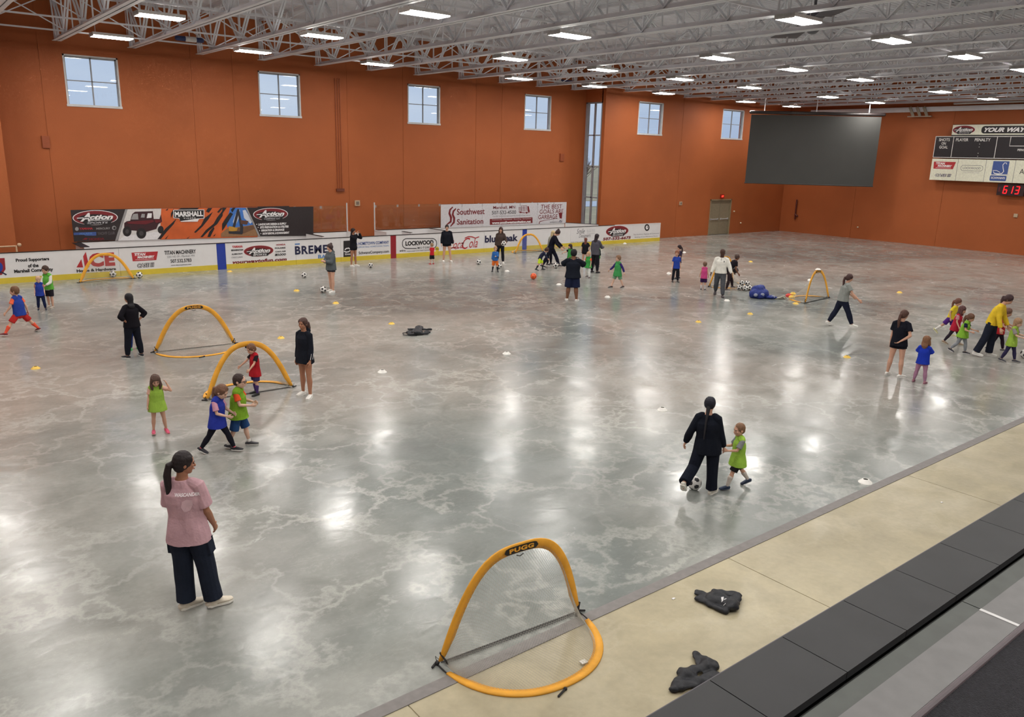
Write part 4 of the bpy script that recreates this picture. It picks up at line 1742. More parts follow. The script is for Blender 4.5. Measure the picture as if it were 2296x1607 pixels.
ball(257, 621, .115, 'white and black ball behind the net of the far left goal', pos=Vector((6.62, 32.36, 0)))
ball(313, 623, .115, 'white and black ball on the floor right of the far left goal')
ball(682, 623, .11, 'white and black ball on the floor left of the woman in the grey hoodie')
ball(725, 656, .115, 'white and black ball at the feet of the woman in the grey hoodie')
ball(831, 600, .105, 'white ball on the floor under the swan advert boards')
ball(1073, 593, .115, 'white and black ball below the red drink lettering on the boards')
ball(1119, 602, .115, 'white ball beside the child in orange shorts')
ball(1246, 601, .13, 'white ball at the feet of the bending woman in black')
ball(1196, 626, .125, 'bright orange ball alone on the floor', BO)
ball(1556, 1097, .105, 'white and black ball behind the heel of the woman in black with the child')
ball(2296, 802, .12, 'white and black ball cut by the right edge of the photo', pos=fl(2297, 803))
for i, (dx, dy, z, lab) in enumerate(((0, 0, 0, 'left'), (.2, .05, 0, 'middle'), (.4, .02, 0, 'right'), (.1, .08, .165, 'upper left'), (.31, .08, .165, 'upper right'), (.2, -.16, 0, 'front'))):
    p = fl(1657, 650)
    u_ = Vector((_r[0], _r[1], 0))
    ball(0, 0, .1, 'white ball heaped at the end of the goal behind the man in white, %s' % lab, z=z, pos=p + u_ * dx + Vector((u_.y * -1, u_.x, 0)) * dy)

# ------------------------------------------------------------------ disc cones
cone_w = mat('cone_white', (240, 238, 232), rough=.45)
cone_y = mat('cone_yellow', (238, 198, 84), rough=.45)


def cone_mesh():
    g = G()
    n = 24
    prof = [(.095, 0), (.092, .006), (.045, .048), (.036, .05), (.033, .047), (.04, .042), (.088, .0)]
    vs = []
    for r_, z in prof:
        for i in range(n):
            a = 2 * math.pi * i / n
            vs.append((r_ * math.cos(a), r_ * math.sin(a), z))
    fs = []
    for j in range(len(prof)):
        k_ = (j + 1) % len(prof)
        for i in range(n):
            fs.append((j * n + i, j * n + (i + 1) % n, k_ * n + (i + 1) % n, k_ * n + i))
    g.add(vs, fs)
    return g.mesh('disc_cone')


CW, CY = cone_mesh(), cone_mesh()
CR = mat('cone_red', (212, 62, 50), rough=.45)
CRm = cone_mesh()
CW.materials.append(cone_w)
CY.materials.append(cone_y)
CRm.materials.append(CR)
for px, py, me, lab in (
        (1137, 608, CW, 'white disc cone right of the child in orange shorts'), (1253, 638, CW, 'white disc cone left of the man in black seen from behind'),
        (1362, 666, CW, 'white disc cone in front of the child in the purple sleeved top'), (857, 834, CW, 'white disc cone in the open floor left of centre'),
        (1136, 793, CW, 'white disc cone near the middle of the floor'), (1485, 919, CW, 'white disc cone left of the woman in black walking with a child'),
        (1940, 1081, CW, 'white disc cone by the grey floor strip on the right'), (1630, 674, CW, 'white disc cone at the feet of the man in white'),
        (1816, 628, CW, 'white disc cone on the floor behind the right hand goal'), (1534, 566, CW, 'white disc cone right of the girl with a dark ponytail, far back'),
        (1500, 613, CW, 'white disc cone left of the child in the blue shirt'), (1401, 546, CW, 'white disc cone at the foot of the boards under the last red badge'),
        (515, 609, CY, 'yellow disc cone by the foot of the boards right of the blue stripe'), (665, 652, CY, 'yellow disc cone below the ball left of the grey hoodie woman'),
        (753, 680, CY, 'yellow disc cone below the woman in the grey hoodie'), (878, 726, CY, 'yellow disc cone above the black bag on the floor'),
        (630, 758, CY, 'yellow disc cone left of the woman in the black top and shorts'), (80, 826, CY, 'yellow disc cone at the left edge of the floor'),
        (1566, 722, CY, 'yellow disc cone below the child in the blue shirt, mid floor'), (1682, 704, CY, 'yellow disc cone below the blue ball bag'),
        (1683, 587, CY, 'pale yellow disc cone far back beyond the goal of the man in white'), (2017, 656, CY, 'pale yellow disc cone far back on the right'),
        (1899, 801, CY, 'yellow disc cone left of the girl in black seen from behind'), (1784, 681, CY, 'yellow disc cone just under the right hand goal')):
    o = bpy.data.objects.new('disc_cone', me)
    COL.objects.link(o)
    o.location = fl(px, py)
    o.rotation_euler = (0, 0, random.uniform(0, 6))
    if py < 700 or me is CW:
        o.scale = (1.12,) * 3
    tag(o, lab, 'cone', 'disc cones on the rink floor')
p = Vector((gn.location.x, 0, 0))
for px, py, me, z, lab in ((1775, 669, CY, .0, 'yellow cone stack beside the red cones at the right hand goal'), (1768, 665, CRm, 0, 'red cone stack beside the right hand goal'), (1778, 662, CY, .0, 'yellow cone stack lying behind the red one')):
    q = fl(px, py)
    r = empty('cone_stack', q)
    tag(r, lab, 'cone stack', 'stacked cones at the goal')
    for k_ in range(4):
        o = bpy.data.objects.new('disc_cone', me)
        COL.objects.link(o)
        o.parent = r
        o.location = (0, 0, k_ * .02)
        o.scale = (1.2,) * 3
q6 = (a6 + b6) / 2
n6 = Vector((-(b6 - a6).y, (b6 - a6).x, 0)).normalized()
o = bpy.data.objects.new('disc_cone', CW)
COL.objects.link(o)
k6 = 1.9 / 1.83
o.location = (q6.x + n6.x * .12 * k6, q6.y + n6.y * .12 * k6, 1.06 * k6 + .003)
o.scale = (1.1,) * 3
tag(o, 'white disc cone balanced on the crown of the right hand goal', 'cone', 'disc cones on the rink floor')

# ------------------------------------------------------------------ bags and dropped jackets
blackcl = mat('black_nylon', (30, 32, 38), rough=.55, spec=.4, bump=.3, bscale=25)


def heap(name, pts, hts, vox, m_, lab, cat, amp=.012, extra=None, freq=9, scale=1.0):
    """soft lump from floor outline pixels: pts pixel centres with radii in metres"""
    c = fl(*pts[0][:2])
    g = G()
    for (px, py, r_), h in zip(pts, hts):
        q = fl(px, py) - c
        g.ball((q.x, q.y, h * .5), r_, r_, h * .55)
    for a, b, w_, h in extra or ():
        qa, qb = fl(*a) - c, fl(*b) - c
        g.tube([(qa.x, qa.y, h), (qb.x, qb.y, h)], [w_, w_ * .8], ref=(0, 0, 1), flat=.5)
    me = remeshed(g, name, vox, 3, amp, freq, random.random())
    co = np.empty(len(me.vertices) * 3)
    me.vertices.foreach_get('co', co)
    co = co.reshape(-1, 3)
    co[:, 2] = np.maximum(co[:, 2], .002)
    me.vertices.foreach_set('co', co.ravel())
    o = link(name, me, m_, None, True)
    o.location = c
    tag(o, lab, cat)
    return o


o = heap('gear_bag', [(935, 748, .16), (958, 746, .1), (918, 748, .1)], [.12, .06, .08], .012, blackcl, 'black drawstring bag lying on the open rink floor', 'bag', .015,
         [((916, 742), (967, 742), .06, .05), ((916, 752), (960, 750), .07, .04), ((940, 740), (935, 752), .12, .08)])
g = G()
c = fl(935, 748)
pp = [fl(*q) - c for q in ((917, 747), (903, 749), (905, 753), (922, 755), (934, 755))]
g.tube([(q.x, q.y, .03) for q in pp], .012, ref=(0, 0, 1), n=6)
put('carry_strap', g, blackcl, o, True)

c = fl(1606, 1352)
o = heap('jacket', [(1606, 1350, .13), (1636, 1362, .1), (1580, 1345, .07)], [.1, .11, .06], .010, blackcl, 'crumpled black jacket with a small white mark lying on the beige floor', 'jacket', .02,
         [((1560, 1332), (1604, 1348), .05, .03), ((1600, 1334), (1652, 1340), .06, .04), ((1652, 1342), (1645, 1372), .06, .05), ((1566, 1345), (1628, 1376), .06, .03), ((1606, 1345), (1640, 1370), .1, .06)])
bvh = BVHTree.FromPolygons([v.co for v in o.data.vertices], [p.vertices for p in o.data.polygons])


def on_top(pts, nm, m_, par):
    g = G()
    vs = []
    for px, py in pts:
        q = fl(px, py, .1) - par.location
        hit = bvh.ray_cast(Vector((q.x, q.y, 1)), Vector((0, 0, -1)))
        vs.append(Vector((q.x, q.y, (hit[0].z if hit[0] else .05) + .004)))
    g.add(vs, [tuple(range(len(vs)))])
    put(nm, g, m_, par)


on_top([(1617, 1338), (1623, 1337), (1622, 1344), (1618, 1345)], 'white_mark', wink, o)
on_top([(1624, 1342), (1629, 1341), (1627, 1350), (1623, 1350)], 'white_mark', wink, o)
heap('jacket', [(1540, 1520, .1), (1590, 1500, .1), (1518, 1540, .05), (1600, 1530, .12)], [.08, .1, .05, .08], .010, blackcl, 'crumpled black jacket half hidden behind the dark ledge', 'jacket', .02,
     [((1557, 1470), (1610, 1500), .035, .03), ((1560, 1475), (1570, 1505), .04, .04), ((1508, 1552), (1530, 1520), .05, .03), ((1530, 1515), (1590, 1505), .06, .05), ((1520, 1545), (1590, 1530), .07, .04)])
# blue mesh ball bag with smaller end
bb = mat('blue_mesh_bag', (30, 50, 128), rough=.6, nscale=30, namt=.35, bump=.5, bscale=50)
c = fl(1700, 668)
g = G()
for dx, dy, z in ((-.17, 0, .13), (.05, .05, .14), (.22, .0, .12), (-.05, .18, .14), (.14, .2, .13), (0, 0, .33), (.1, .15, .32), (-.08, .1, .3), (.02, -.12, .13)):
    g.ball((dx, dy, z), .17, .17, .15)
g.ball((.02, .03, .18), .36, .3, .2)
me = remeshed(g, 'ball_bag', .018, 2, .02, 7)
co = np.empty(len(me.vertices) * 3)
me.vertices.foreach_get('co', co)
co = co.reshape(-1, 3)
co[:, 2] = np.maximum(co[:, 2], .002)
me.vertices.foreach_set('co', co.ravel())
o = link('ball_bag', me, bb, None, True)
o.location = c + Vector((0, 0, 0))
o.rotation_euler = (0, 0, -YAW)
tag(o, 'blue mesh bag full of balls on the floor between two goals', 'bag')
g = G()
g.tube([(.28, -.1, .06), (.45, -.12, .07), (.62, -.1, .04)], [.1, .12, .06], ref=(0, 0, 1), flat=.6)
link('bag_mouth', remeshed(g, 'bag_mouth', .02, 2, .02, 9), bb, o, True)
for dx, dy, z in ((-.18, -.25, .15), (.06, -.26, .17), (.47, -.19, .09)):
    g = G()
    g.ball((dx, dy, z), .075, .03, .06)
    put('ball_seen_through_mesh', g, mat('ball_behind_mesh', (150, 156, 176), rough=.5), o, True)
g = G()
c = fl(1758, 671)
for k_ in range(7):
    a, b = random.uniform(-.2, .2), random.uniform(-.1, .1)
    g.tube([(a - .12, b, .02), (a, b + random.uniform(-.05, .05), random.uniform(.05, .12)), (a + .12, b + .03, .02)], .02, ref=(0, 0, 1), n=6)
o = put('net_bundle', g, mat('pale_net', (168, 166, 152), rough=.8), None, True)
o.location = c
o.rotation_euler = (0, 0, -YAW)
tag(o, 'small crumpled pale net bundle between the blue bag and the goal', 'net')
for px, py, lab in ((1510, 1343, 'tiny white paper scrap on the beige floor left of the nearer jacket'), (2111, 1127, 'tiny white paper scrap on the beige floor near the ledge')):
    c = fl(px, py)
    g = G()
    g.box(-.02, -.012, .003, .02, .012, .012)
    o = put('paper_scrap', g, wink)
    o.location = c
    tag(o, lab, 'paper', 'paper scraps')
# ================================================================== people
SKIN = {'fair': (206, 160, 136), 'pale': (214, 174, 152), 'tan': (168, 118, 92), 'brown': (128, 86, 64), 'dark': (70, 46, 36)}


def lerp(a, b, k):
    return a + (b - a) * k


def R3(ax, deg):
    return Matrix.Rotation(rad(deg), 3, ax)


UP = Vector((0, 0, 1))


class Skel:
    """joints of one figure; x right, y forward, z up; all multiplied by H"""

    def __init__(s, H, k, p):
        s.H, s.k, s.p = H, k, p
        L = lambda a, b: lerp(a, b, k)
        hz = L(.515, .455) * H
        thigh, shin, ank = L(.245, .212) * H, L(.235, .203) * H, L(.035, .04) * H
        lean, side, twist = p.get('lean', 0), p.get('side', 0), p.get('twist', 0)
        s.Pb = R3('X', -lean * .45) @ R3('Y', side * .3)
        s.T = R3('Z', twist) @ R3('X', -lean) @ R3('Y', side)
        s.pel = Vector((0, 0, hz))
        s.wai = s.pel + (s.Pb @ Vector((0, 0, 1))) * .09 * H
        s.che = s.wai + (s.T @ Vector((0, .004, 1))) * L(.13, .13) * H
        s.nec = s.che + (s.T @ Vector((0, -.03, 1))) * L(.095, .105) * H
        sw = L(p.get('sw', .089), .084) * H
        s.sh = {sd: s.nec + s.T @ Vector((sd * sw, 0, -.040 * H)) for sd in (-1, 1)}
        s.hip = {sd: s.pel + s.Pb @ Vector((sd * .052 * H, 0, 0)) for sd in (-1, 1)}
        s.Hb = R3('Z', p.get('hy', 0)) @ R3('X', -lean * .5) @ R3('X', -p.get('hp', 0)) @ R3('Y', p.get('hr', 0))
        s.hh = L(.140, .190) * H * p.get('hs', 1)
        s.hneck = s.nec + (s.T @ UP) * L(.020, .008) * H + (s.Hb @ Vector((0, .006, 0))) * H
        s.head = s.hneck + s.Hb @ Vector((0, .010 * H, s.hh * .5))
        s.knee, s.ank, s.Fb, s.toe, s.heel = {}, {}, {}, {}, {}
        s.fl_ = L(.150, .158) * H
        for sd, key in ((-1, 'lleg'), (1, 'rleg')):
            f, o_, kn, fp = (list(p.get(key, (0, 3, 0, 0))) + [0, 0])[:4]
            fr, orr = rad(f), rad(o_)
            d = Vector((sd * math.sin(orr), math.cos(orr) * math.sin(fr), -math.cos(orr) * math.cos(fr)))
            bd = Vector((0, math.cos(fr), math.sin(fr)))
            bd = -(bd - d * bd.dot(d)).normalized()
            s.knee[sd] = s.hip[sd] + d * thigh
            kr = rad(kn)
            e = d * math.cos(kr) + bd * math.sin(kr)
            s.ank[sd] = s.knee[sd] + e * shin
            yaw = p.get('toe', 8) * -sd + p.get('fy', 0)
            s.Fb[sd] = R3('Z', yaw) @ R3('X', -fp)
            s.toe[sd] = s.ank[sd] + s.Fb[sd] @ Vector((0, s.fl_ * .72, -ank))
            s.heel[sd] = s.ank[sd] + s.Fb[sd] @ Vector((0, -s.fl_ * .25, -ank))
        s.ankh = ank
        zmin = min(v.z for dct in (s.toe, s.heel) for v in dct.values())
        ax = (s.ank[-1] + s.ank[1]) / 2
        off = Vector((-ax.x, -ax.y - .03 * H, -zmin + p.get('lift', 0)))
        for nm in ('pel', 'wai', 'che', 'nec', 'hneck', 'head'):
            setattr(s, nm, getattr(s, nm) + off)
        for dct in (s.sh, s.hip, s.knee, s.ank, s.toe, s.heel):
            for q in dct:
                dct[q] = dct[q] + off
        s.elb, s.wri, s.hdir, s.hn = {}, {}, {}, {}
        up, fo = L(.172, .150) * H, L(.145, .128) * H
        for sd, key in ((-1, 'larm'), (1, 'rarm')):
            f, o_, el, t = (list(p.get(key, (0, 8, 12, 0))) + [0, 0])[:4]
            fr, orr = rad(f), rad(o_)
            B = s.T
            d = Vector((sd * math.sin(orr), math.cos(orr) * math.sin(fr), -math.cos(orr) * math.cos(fr)))
            fw = Vector((0, math.cos(fr), math.sin(fr)))
            fw = (fw - d * fw.dot(d)).normalized()
            inn = Vector((-sd * math.cos(orr), math.sin(orr) * math.sin(fr), -math.sin(orr) * math.cos(fr))).normalized()
            bd = fw * math.cos(rad(t)) + inn * math.sin(rad(t))
            e = d * math.cos(rad(el)) + bd * math.sin(rad(el))
            d, e = B @ d, B @ e
            s.elb[sd] = s.sh[sd] + d * up
            s.wri[sd] = s.elb[sd] + e * fo
            s.hdir[sd] = e
            iw = B @ Vector((-sd, 0, 0))
            n_ = iw - e * iw.dot(e)
            if n_.length < .2:
                n_ = (B @ Vector((0, -1, 0)))
                n_ = n_ - e * n_.dot(e)
            s.hn[sd] = n_.normalized()


def torso_rings(s, spec):
    """spec: (along -1..2.2, rx, ry): -1..0 below pelvis, 0 pelvis, 1 waist, 2 chest, 3 neck"""
    out = []
    H = s.H
    pts = [s.pel, s.wai, s.che, s.nec]
    for t, rx, ry in spec:
        if t <= 0:
            B = s.Pb
            c = s.pel + (B @ UP) * (t * .1 * H)
        else:
            i = min(int(t), 2)
            f = t - i
            c = pts[i].lerp(pts[i + 1], f)
            B = s.Pb if t < .6 else s.T
        out.append((c, rx * H, ry * H, B @ Vector((1, 0, 0)), B @ Vector((0, 1, 0))))
    return out


def hand(g, s, sd):
    H = s.H
    w, d, n = s.wri[sd], s.hdir[sd], s.hn[sd]
    sv = d.cross(n)
    if sv.y < 0:
        sv = -sv
    if abs((s.T @ Vector((0, 1, 0))).dot(sv)) < .2 and sv.z < 0:
        sv = -sv
    hl = lerp(.105, .098, s.k) * H
    fist = s.p.get('fist', 0)
    pal = w + d * hl * .45
    g.loft([(w - d * .01 * H, .0135 * H, .011 * H, sv, n), (w + d * hl * .15, .017 * H, .011 * H, sv, n), (pal, .021 * H, .0105 * H, sv, n)], 10)
    curl = .45 + fist
    for i, (o_, l_) in enumerate(((.016, .40), (.0055, .46), (-.005, .43), (-.0155, .33))):
        b = pal + sv * (o_ * H) - d * .004 * H
        dd = (d + sv * (o_ * 6)).normalized()
        l1 = l_ * hl * .5
        k1 = b + (dd * math.cos(curl * .6) + n * math.sin(curl * .6)) * l1
        k2 = k1 + (dd * math.cos(curl * 1.5) + n * math.sin(curl * 1.5)) * l1 * .65
        k3 = k2 + (dd * math.cos(curl * 2.3) + n * math.sin(curl * 2.3)) * l1 * .5
        r_ = .0053 * H * (1 if i < 3 else .88)
        g.tube([b, k1, k2, k3], [r_ * 1.1, r_, r_ * .92, r_ * .78], ref=n, n=8)
    b = w + d * hl * .14 + sv * .012 * H
    t1 = b + (sv * .75 + d * .65 + n * .25).normalized() * hl * .24
    t2 = t1 + (sv * .25 + d * .9 + n * .35).normalized() * hl * .22
    g.tube([b, t1, t2], [.0085 * H, .0068 * H, .0055 * H], ref=n, n=8)


def body_mesh(s, vox):
    g = G()
    H, k = s.H, s.k
    L = lambda a, b: lerp(a, b, k)
    bw = s.p.get('bw', 1.0)
    g.loft(torso_rings(s, [(-.45, .055 * bw, .052 * bw), (0, L(.092, .084) * bw, L(.062, .062) * bw), (1, L(.071, .078) * bw, L(.05, .06) * bw), (1.6, L(.08, .08) * bw, L(.056, .058) * bw),
                           (2, L(.088, .083) * bw, L(.06, .056) * bw), (2.5, L(.074, .070), .045), (2.9, .040, .035)]), 18)
    nr = L(.031, .03) * H * (s.p.get('neck', 1))
    g.tube([s.nec - (s.T @ UP) * .02 * H, s.hneck, s.head - s.Hb @ Vector((0, s.hh * .08, s.hh * .15))], [nr * 1.15, nr, nr], n=14)
    hh, B = s.hh, s.Hb
    P = lambda x, y, z: s.head + B @ Vector((x, y, z)) * hh
    g.ball(P(0, -.04, .09), .335 * hh, .40 * hh, .41 * hh, B, 18)
    g.ball(P(0, .07, -.12), .285 * hh, .30 * hh, .33 * hh, B, 16)
    g.ball(P(0, .19, -.34), .14 * hh, .13 * hh, .12 * hh, B, 12)
    g.tube([P(0, .33, .06), P(0, .385, -.06), P(0, .405, -.12)], [.035 * hh, .045 * hh, .058 * hh], n=8)
    g.ball(P(0, .345, -.25), .10 * hh, .05 * hh, .035 * hh, B, 10)
    g.ball(P(0, .31, .10), .22 * hh, .055 * hh, .04 * hh, B, 10)
    for sd in (-1, 1):
        g.ball(P(sd * .335, -.05, -.03), .03 * hh, .075 * hh, .11 * hh, B, 10)
        g.ball(P(sd * .16, .27, -.08), .09 * hh, .07 * hh, .08 * hh, B, 10)
        # arms
        a = L(1, .95) * s.p.get('aw', 1)
        g.tube([s.sh[sd].lerp(s.nec, .25), s.sh[sd], s.sh[sd].lerp(s.elb[sd], .35), s.elb[sd]], [.026 * H * a, .0275 * H * a, .0250 * H * a, .0195 * H * a], n=12)
        g.tube([s.elb[sd], s.elb[sd].lerp(s.wri[sd], .3), s.wri[sd]], [.0205 * H * a, .0215 * H * a, .0135 * H * a], n=12)
        hand(g, s, sd)
        # legs
        lw = L(1, .92) * bw
        g.tube([s.hip[sd], s.hip[sd].lerp(s.knee[sd], .25), s.hip[sd].lerp(s.knee[sd], .6), s.knee[sd]], [.051 * H * lw, .051 * H * lw, .041 * H * lw, .031 * H * lw], n=14)
        cb = (s.knee[sd] - s.ank[sd]).normalized().cross(Vector((1, 0, 0)))
        calf = s.knee[sd].lerp(s.ank[sd], .32)
        back = Vector((0, -1, 0))
        g.tube([s.knee[sd], calf + back * .006 * H, s.knee[sd].lerp(s.ank[sd], .7), s.ank[sd]], [.031 * H * lw, .034 * H * lw, .024 * H * lw, .0185 * H * lw], n=14)
        F = s.Fb[sd]
        g.tube([s.ank[sd], s.ank[sd] + F @ Vector((0, .02 * H, -s.ankh * .6)), s.ank[sd] + F @ Vector((0, s.fl_ * .55, -s.ankh * .65))], [.019 * H, .018 * H, .012 * H], n=10)
    return remeshed(g, 'body', vox, 2)


def rings_leg(s, sd, seq, ref=(0, 1, 0)):
    """seq: (t, r) t 0 hip,1 knee,2 ankle"""
    pts, rs = [], []
    for t, r_ in seq:
        if t <= 1:
            q = s.hip[sd].lerp(s.knee[sd], t)
        else:
            q = s.knee[sd].lerp(s.ank[sd], t - 1)
        pts.append(q)
        rs.append(r_ * s.H)
    return pts, rs


def pants(s, vox, kind, amp, pockets=False):
    """kind: wide, slim, legging, shorts, short"""
    g = G()
    H, k = s.H, s.k
    bw = s.p.get('bw', 1.0) * lerp(1, .94, k)
    g.loft(torso_rings(s, [(-.35, .075 * bw, .066 * bw), (0, .1 * bw, .072 * bw), (.6, .086 * bw, .066 * bw), (1.05, .078 * bw, .06 * bw)]), 18, True, False)
    seqs = {'wide': [(0, .060), (.3, .062), (.7, .055), (1, .052), (1.5, .050), (1.93, .052)],
            'slim': [(0, .058), (.35, .056), (.8, .046), (1, .043), (1.35, .045), (1.65, .038), (1.92, .030)],
            'legging': [(0, .056), (.35, .055), (.8, .044), (1, .038), (1.35, .042), (1.65, .034), (1.94, .026)],
            'shorts': [(0, .061), (.4, .063), (.86, .062)],
            'long_shorts': [(0, .062), (.5, .064), (.98, .064)],
            'short': [(0, .058), (.36, .061)]}
    for sd in (-1, 1):
        P_, r_ = rings_leg(s, sd, seqs[kind])
        g.tube(P_, [q * bw for q in r_], n=14, r1=False)
        if pockets:
            q = s.hip[sd].lerp(s.knee[sd], .42)
            d = (s.knee[sd] - s.hip[sd]).normalized()
            g.bar(q + Vector((sd * .058 * H, 0, 0)) - d * .045 * H, q + Vector((sd * .060 * H, 0, 0)) + d * .05 * H, .02 * H, .07 * H, up=(0, 1, 0))
    return remeshed(g, 'pants', vox, 3, amp, 5.5, s.p.get('seed', 0))


def top(s, vox, kind, hem, fit, amp, flare=0.0, hood=False, name='shirt', sleeve=None):
    """kind: tee, long, vest"""
    g = G()
    H, k = s.H, s.k
    L = lambda a, b: lerp(a, b, k)
    bw = s.p.get('bw', 1.0)
    a = fit
    spec = [(hem, (.098 + a + flare) * bw, (.072 + a + flare) * bw)]
    if hem < -.3:
        spec.append((-.2, (.096 + a + flare * .6) * bw, (.070 + a + flare * .6) * bw))
    spec += [(.5, (L(.086, .088) + a + flare * .3) * bw, (.064 + a + flare * .3) * bw), (1.0, (L(.080, .086) + a) * bw, (.060 + a) * bw), (1.7, (L(.088, .086) + a) * bw, (.062 + a) * bw), (2.1, (L(.092, .086) + a * .8) * bw, (.060 + a * .8) * bw),
             (2.5, L(.076, .072) + a * .5, .050 + a * .3), (2.75, .060 + a * .3, .045 + a * .2), (2.96, .044 + a * .1, .040 + a * .1)]
    g.loft(torso_rings(s, spec), 20, False, False)
    if hood:
        g.ball(s.nec + s.T @ Vector((0, -.045 * H, .0)), .06 * H, .035 * H, .035 * H, s.T)
    for sd in (-1, 1):
        sh, el, wr = s.sh[sd], s.elb[sd], s.wri[sd]
        r_ = s.p.get('aw', 1)
        if kind == 'tee':
            e = sleeve or .62
            g.tube([sh.lerp(s.nec, .35), sh, sh.lerp(el, e * .5), sh.lerp(el, e)], [(.028 + a * .4) * H, (.031 + a * .45) * H * r_, (.031 + a * .6) * H * r_, (.033 + a * .85) * H * r_], n=12, r1=False)
        elif kind == 'long':
            g.tube([sh.lerp(s.nec, .35), sh, sh.lerp(el, .5), el], [(.028 + a * .4) * H, (.031 + a * .45) * H * r_, (.030 + a * .5) * H * r_, (.027 + a * .5) * H * r_], n=12)
            g.tube([el, el.lerp(wr, .5), el.lerp(wr, s.p.get('cuff', .93))], [(.027 + a * .5) * H * r_, (.026 + a * .5) * H * r_, (.020 + a * .4) * H], n=12, r1=False)
        else:
            g.tube([sh.lerp(s.nec, .6), sh.lerp(s.nec, .22)], [(.036 + a * .5) * H, (.034 + a * .5) * H], n=12)
    return remeshed(g, name, vox, 3, amp, 6.0, s.p.get('seed', 0) + 3)


def hair_mesh(s, kind, vox):
    g = G()
    hh, B = s.hh, s.Hb
    e = vox * .7
    P = lambda x, y, z: s.head + B @ Vector((x, y, z)) * hh
    dn = Vector((0, 0, -1)) * hh
    bk = B @ Vector((0, -1, 0)) * hh
    if kind == 'bald':
        return None
    if kind == 'crop':
        g.ball(P(0, -.07, .12), .345 * hh + e, .39 * hh + e, .41 * hh + e, B, 18)
        g.ball(P(0, -.17, -.04), .3 * hh + e, .26 * hh + e, .28 * hh + e, B, 14)
    elif kind in ('hood', 'beanie'):
        g.ball(P(0, -.07, .12), .385 * hh + e, .42 * hh + e, .45 * hh + e, B, 18)
        if kind == 'hood':
            g.ball(P(0, -.17, -.1), .37 * hh + e, .32 * hh + e, .4 * hh + e, B, 16)
            g.tube([P(0, -.2, -.1), P(0, -.2, -.55), s.nec + s.T @ Vector((0, -.02, -.03)) * s.H], [.36 * hh, .38 * hh, .5 * hh], ref=B @ Vector((0, 1, 0)), flat=.72, n=16)
        else:
            g.ball(P(0, -.13, .02), .36 * hh + e, .34 * hh + e, .34 * hh + e, B, 16)
    else:
        g.ball(P(0, -.08, .12), .365 * hh + e, .405 * hh + e, .43 * hh + e, B, 18)
        g.ball(P(0, -.19, -.04), .335 * hh + e, .28 * hh + e, .34 * hh + e, B, 16)
        for sd in (-1, 1):
            g.ball(P(sd * .25, .06, .22), .1 * hh + e, .2 * hh + e, .17 * hh + e, B, 10)
    if kind in ('pony', 'pony_high', 'pony_big'):
        z0 = .32 if kind == 'pony_high' else .08
        w = 1.5 if kind == 'pony_big' else 1
        p0 = P(0, -.4, z0)
        p1 = p0 + bk * .22 + dn * .12
        p2 = p1 + bk * .1 + dn * .45
        p3 = p2 + dn * (.75 if kind != 'pony_big' else .4) + bk * -.02
        p4 = p3 + dn * .35
        g.tube([p0, p1, p2, p3, p4], [.1 * hh, .14 * hh * w, .16 * hh * w, .12 * hh * w, .04 * hh], n=12)
    if kind in ('long', 'long_wavy', 'bob', 'curly'):
        ln = {'long': 1.15, 'long_wavy': 1.2, 'bob': .45, 'curly': .6}[kind]
        w = 1.2 if kind in ('long_wavy', 'curly') else 1
        p0 = P(0, -.22, .05)
        p1 = p0 + dn * .42 + bk * .08
        p2 = p0 + dn * (.42 + ln * .5) + bk * .16
        p3 = p0 + dn * (.42 + ln) + bk * .14
        g.tube([p0, p1, p2, p3], [.33 * hh, .36 * hh * w, .34 * hh * w, .18 * hh], ref=B @ Vector((0, 1, 0)), flat=.6, n=16)
        if kind in ('long_wavy', 'bob', 'curly'):
            for sd in (-1, 1):
                q0 = P(sd * .3, .0, .05)
                q1 = q0 + dn * .45 + B @ Vector((sd * .06, .02, 0)) * hh
                q2 = q0 + dn * (.4 + ln * .6)
                g.tube([q0, q1, q2], [.12 * hh, .14 * hh, .07 * hh], n=10)
    if kind == 'pigtails':
        for sd in (-1, 1):
            q = P(sd * .3, -.25, -.15)
            g.tube([P(sd * .22, -.3, .0), q, q + dn * .35], [.09 * hh, .13 * hh, .05 * hh], n=10)
    if kind == 'bun':
        g.ball(P(0, -.3, .5), .16 * hh + e, .16 * hh + e, .15 * hh + e, B, 12)
    amp = .03 * hh if kind in ('curly', 'long_wavy', 'pigtails', 'messy') else .008 * hh
    return remeshed(g, 'hair', vox, 2, amp, 22, s.p.get('seed', 0) + 9)


def shoe(s, sd, col, solecol, root, vox):
    H = s.H
    F, an = s.Fb[sd], s.ank[sd]
    c = lambda t, z: an + F @ Vector((0, -s.fl_ * .27 + t * s.fl_, -s.ankh + z * H))
    X, Z = F @ Vector((1, 0, 0)), F @ Vector((0, 0, 1))
    g = G()
    seq = [(.04, .020, .017), (.16, .024, .021), (.34, .025, .022), (.58, .029, .017), (.8, .030, .012), (.97, .021, .009)]
    g.loft([(c(t, hz + .008), w * H, hz * H, X, Z) for t, w, hz in seq], 14)
    g.tube([an + F @ Vector((0, -.004 * H, .006 * H)), an + F @ Vector((0, -.002 * H, -s.ankh * .5))], [.0245 * H, .026 * H], n=12, r0=False)
    me = remeshed(g, 'shoe', vox, 2)
    o = link('shoe', me, col, root, True)
    g = G()
    out = [(-.013, .0), (-.024, .12), (-.024, .35), (-.031, .62), (-.031, .82), (-.018, 1.0), (.018, 1.0), (.031, .82), (.031, .62), (.024, .35), (.024, .12), (.013, .0)]
    vs = [c(t, 0) + X * (x * H) for x, t in out] + [c(t, .012) + X * (x * H) for x, t in out]
    n = len(out)
    g.add(vs, [tuple(reversed(range(n))), tuple(range(n, 2 * n))] + [(i, (i + 1) % n, n + (i + 1) % n, n + i) for i in range(n)])
    put('sole', g, solecol, o)


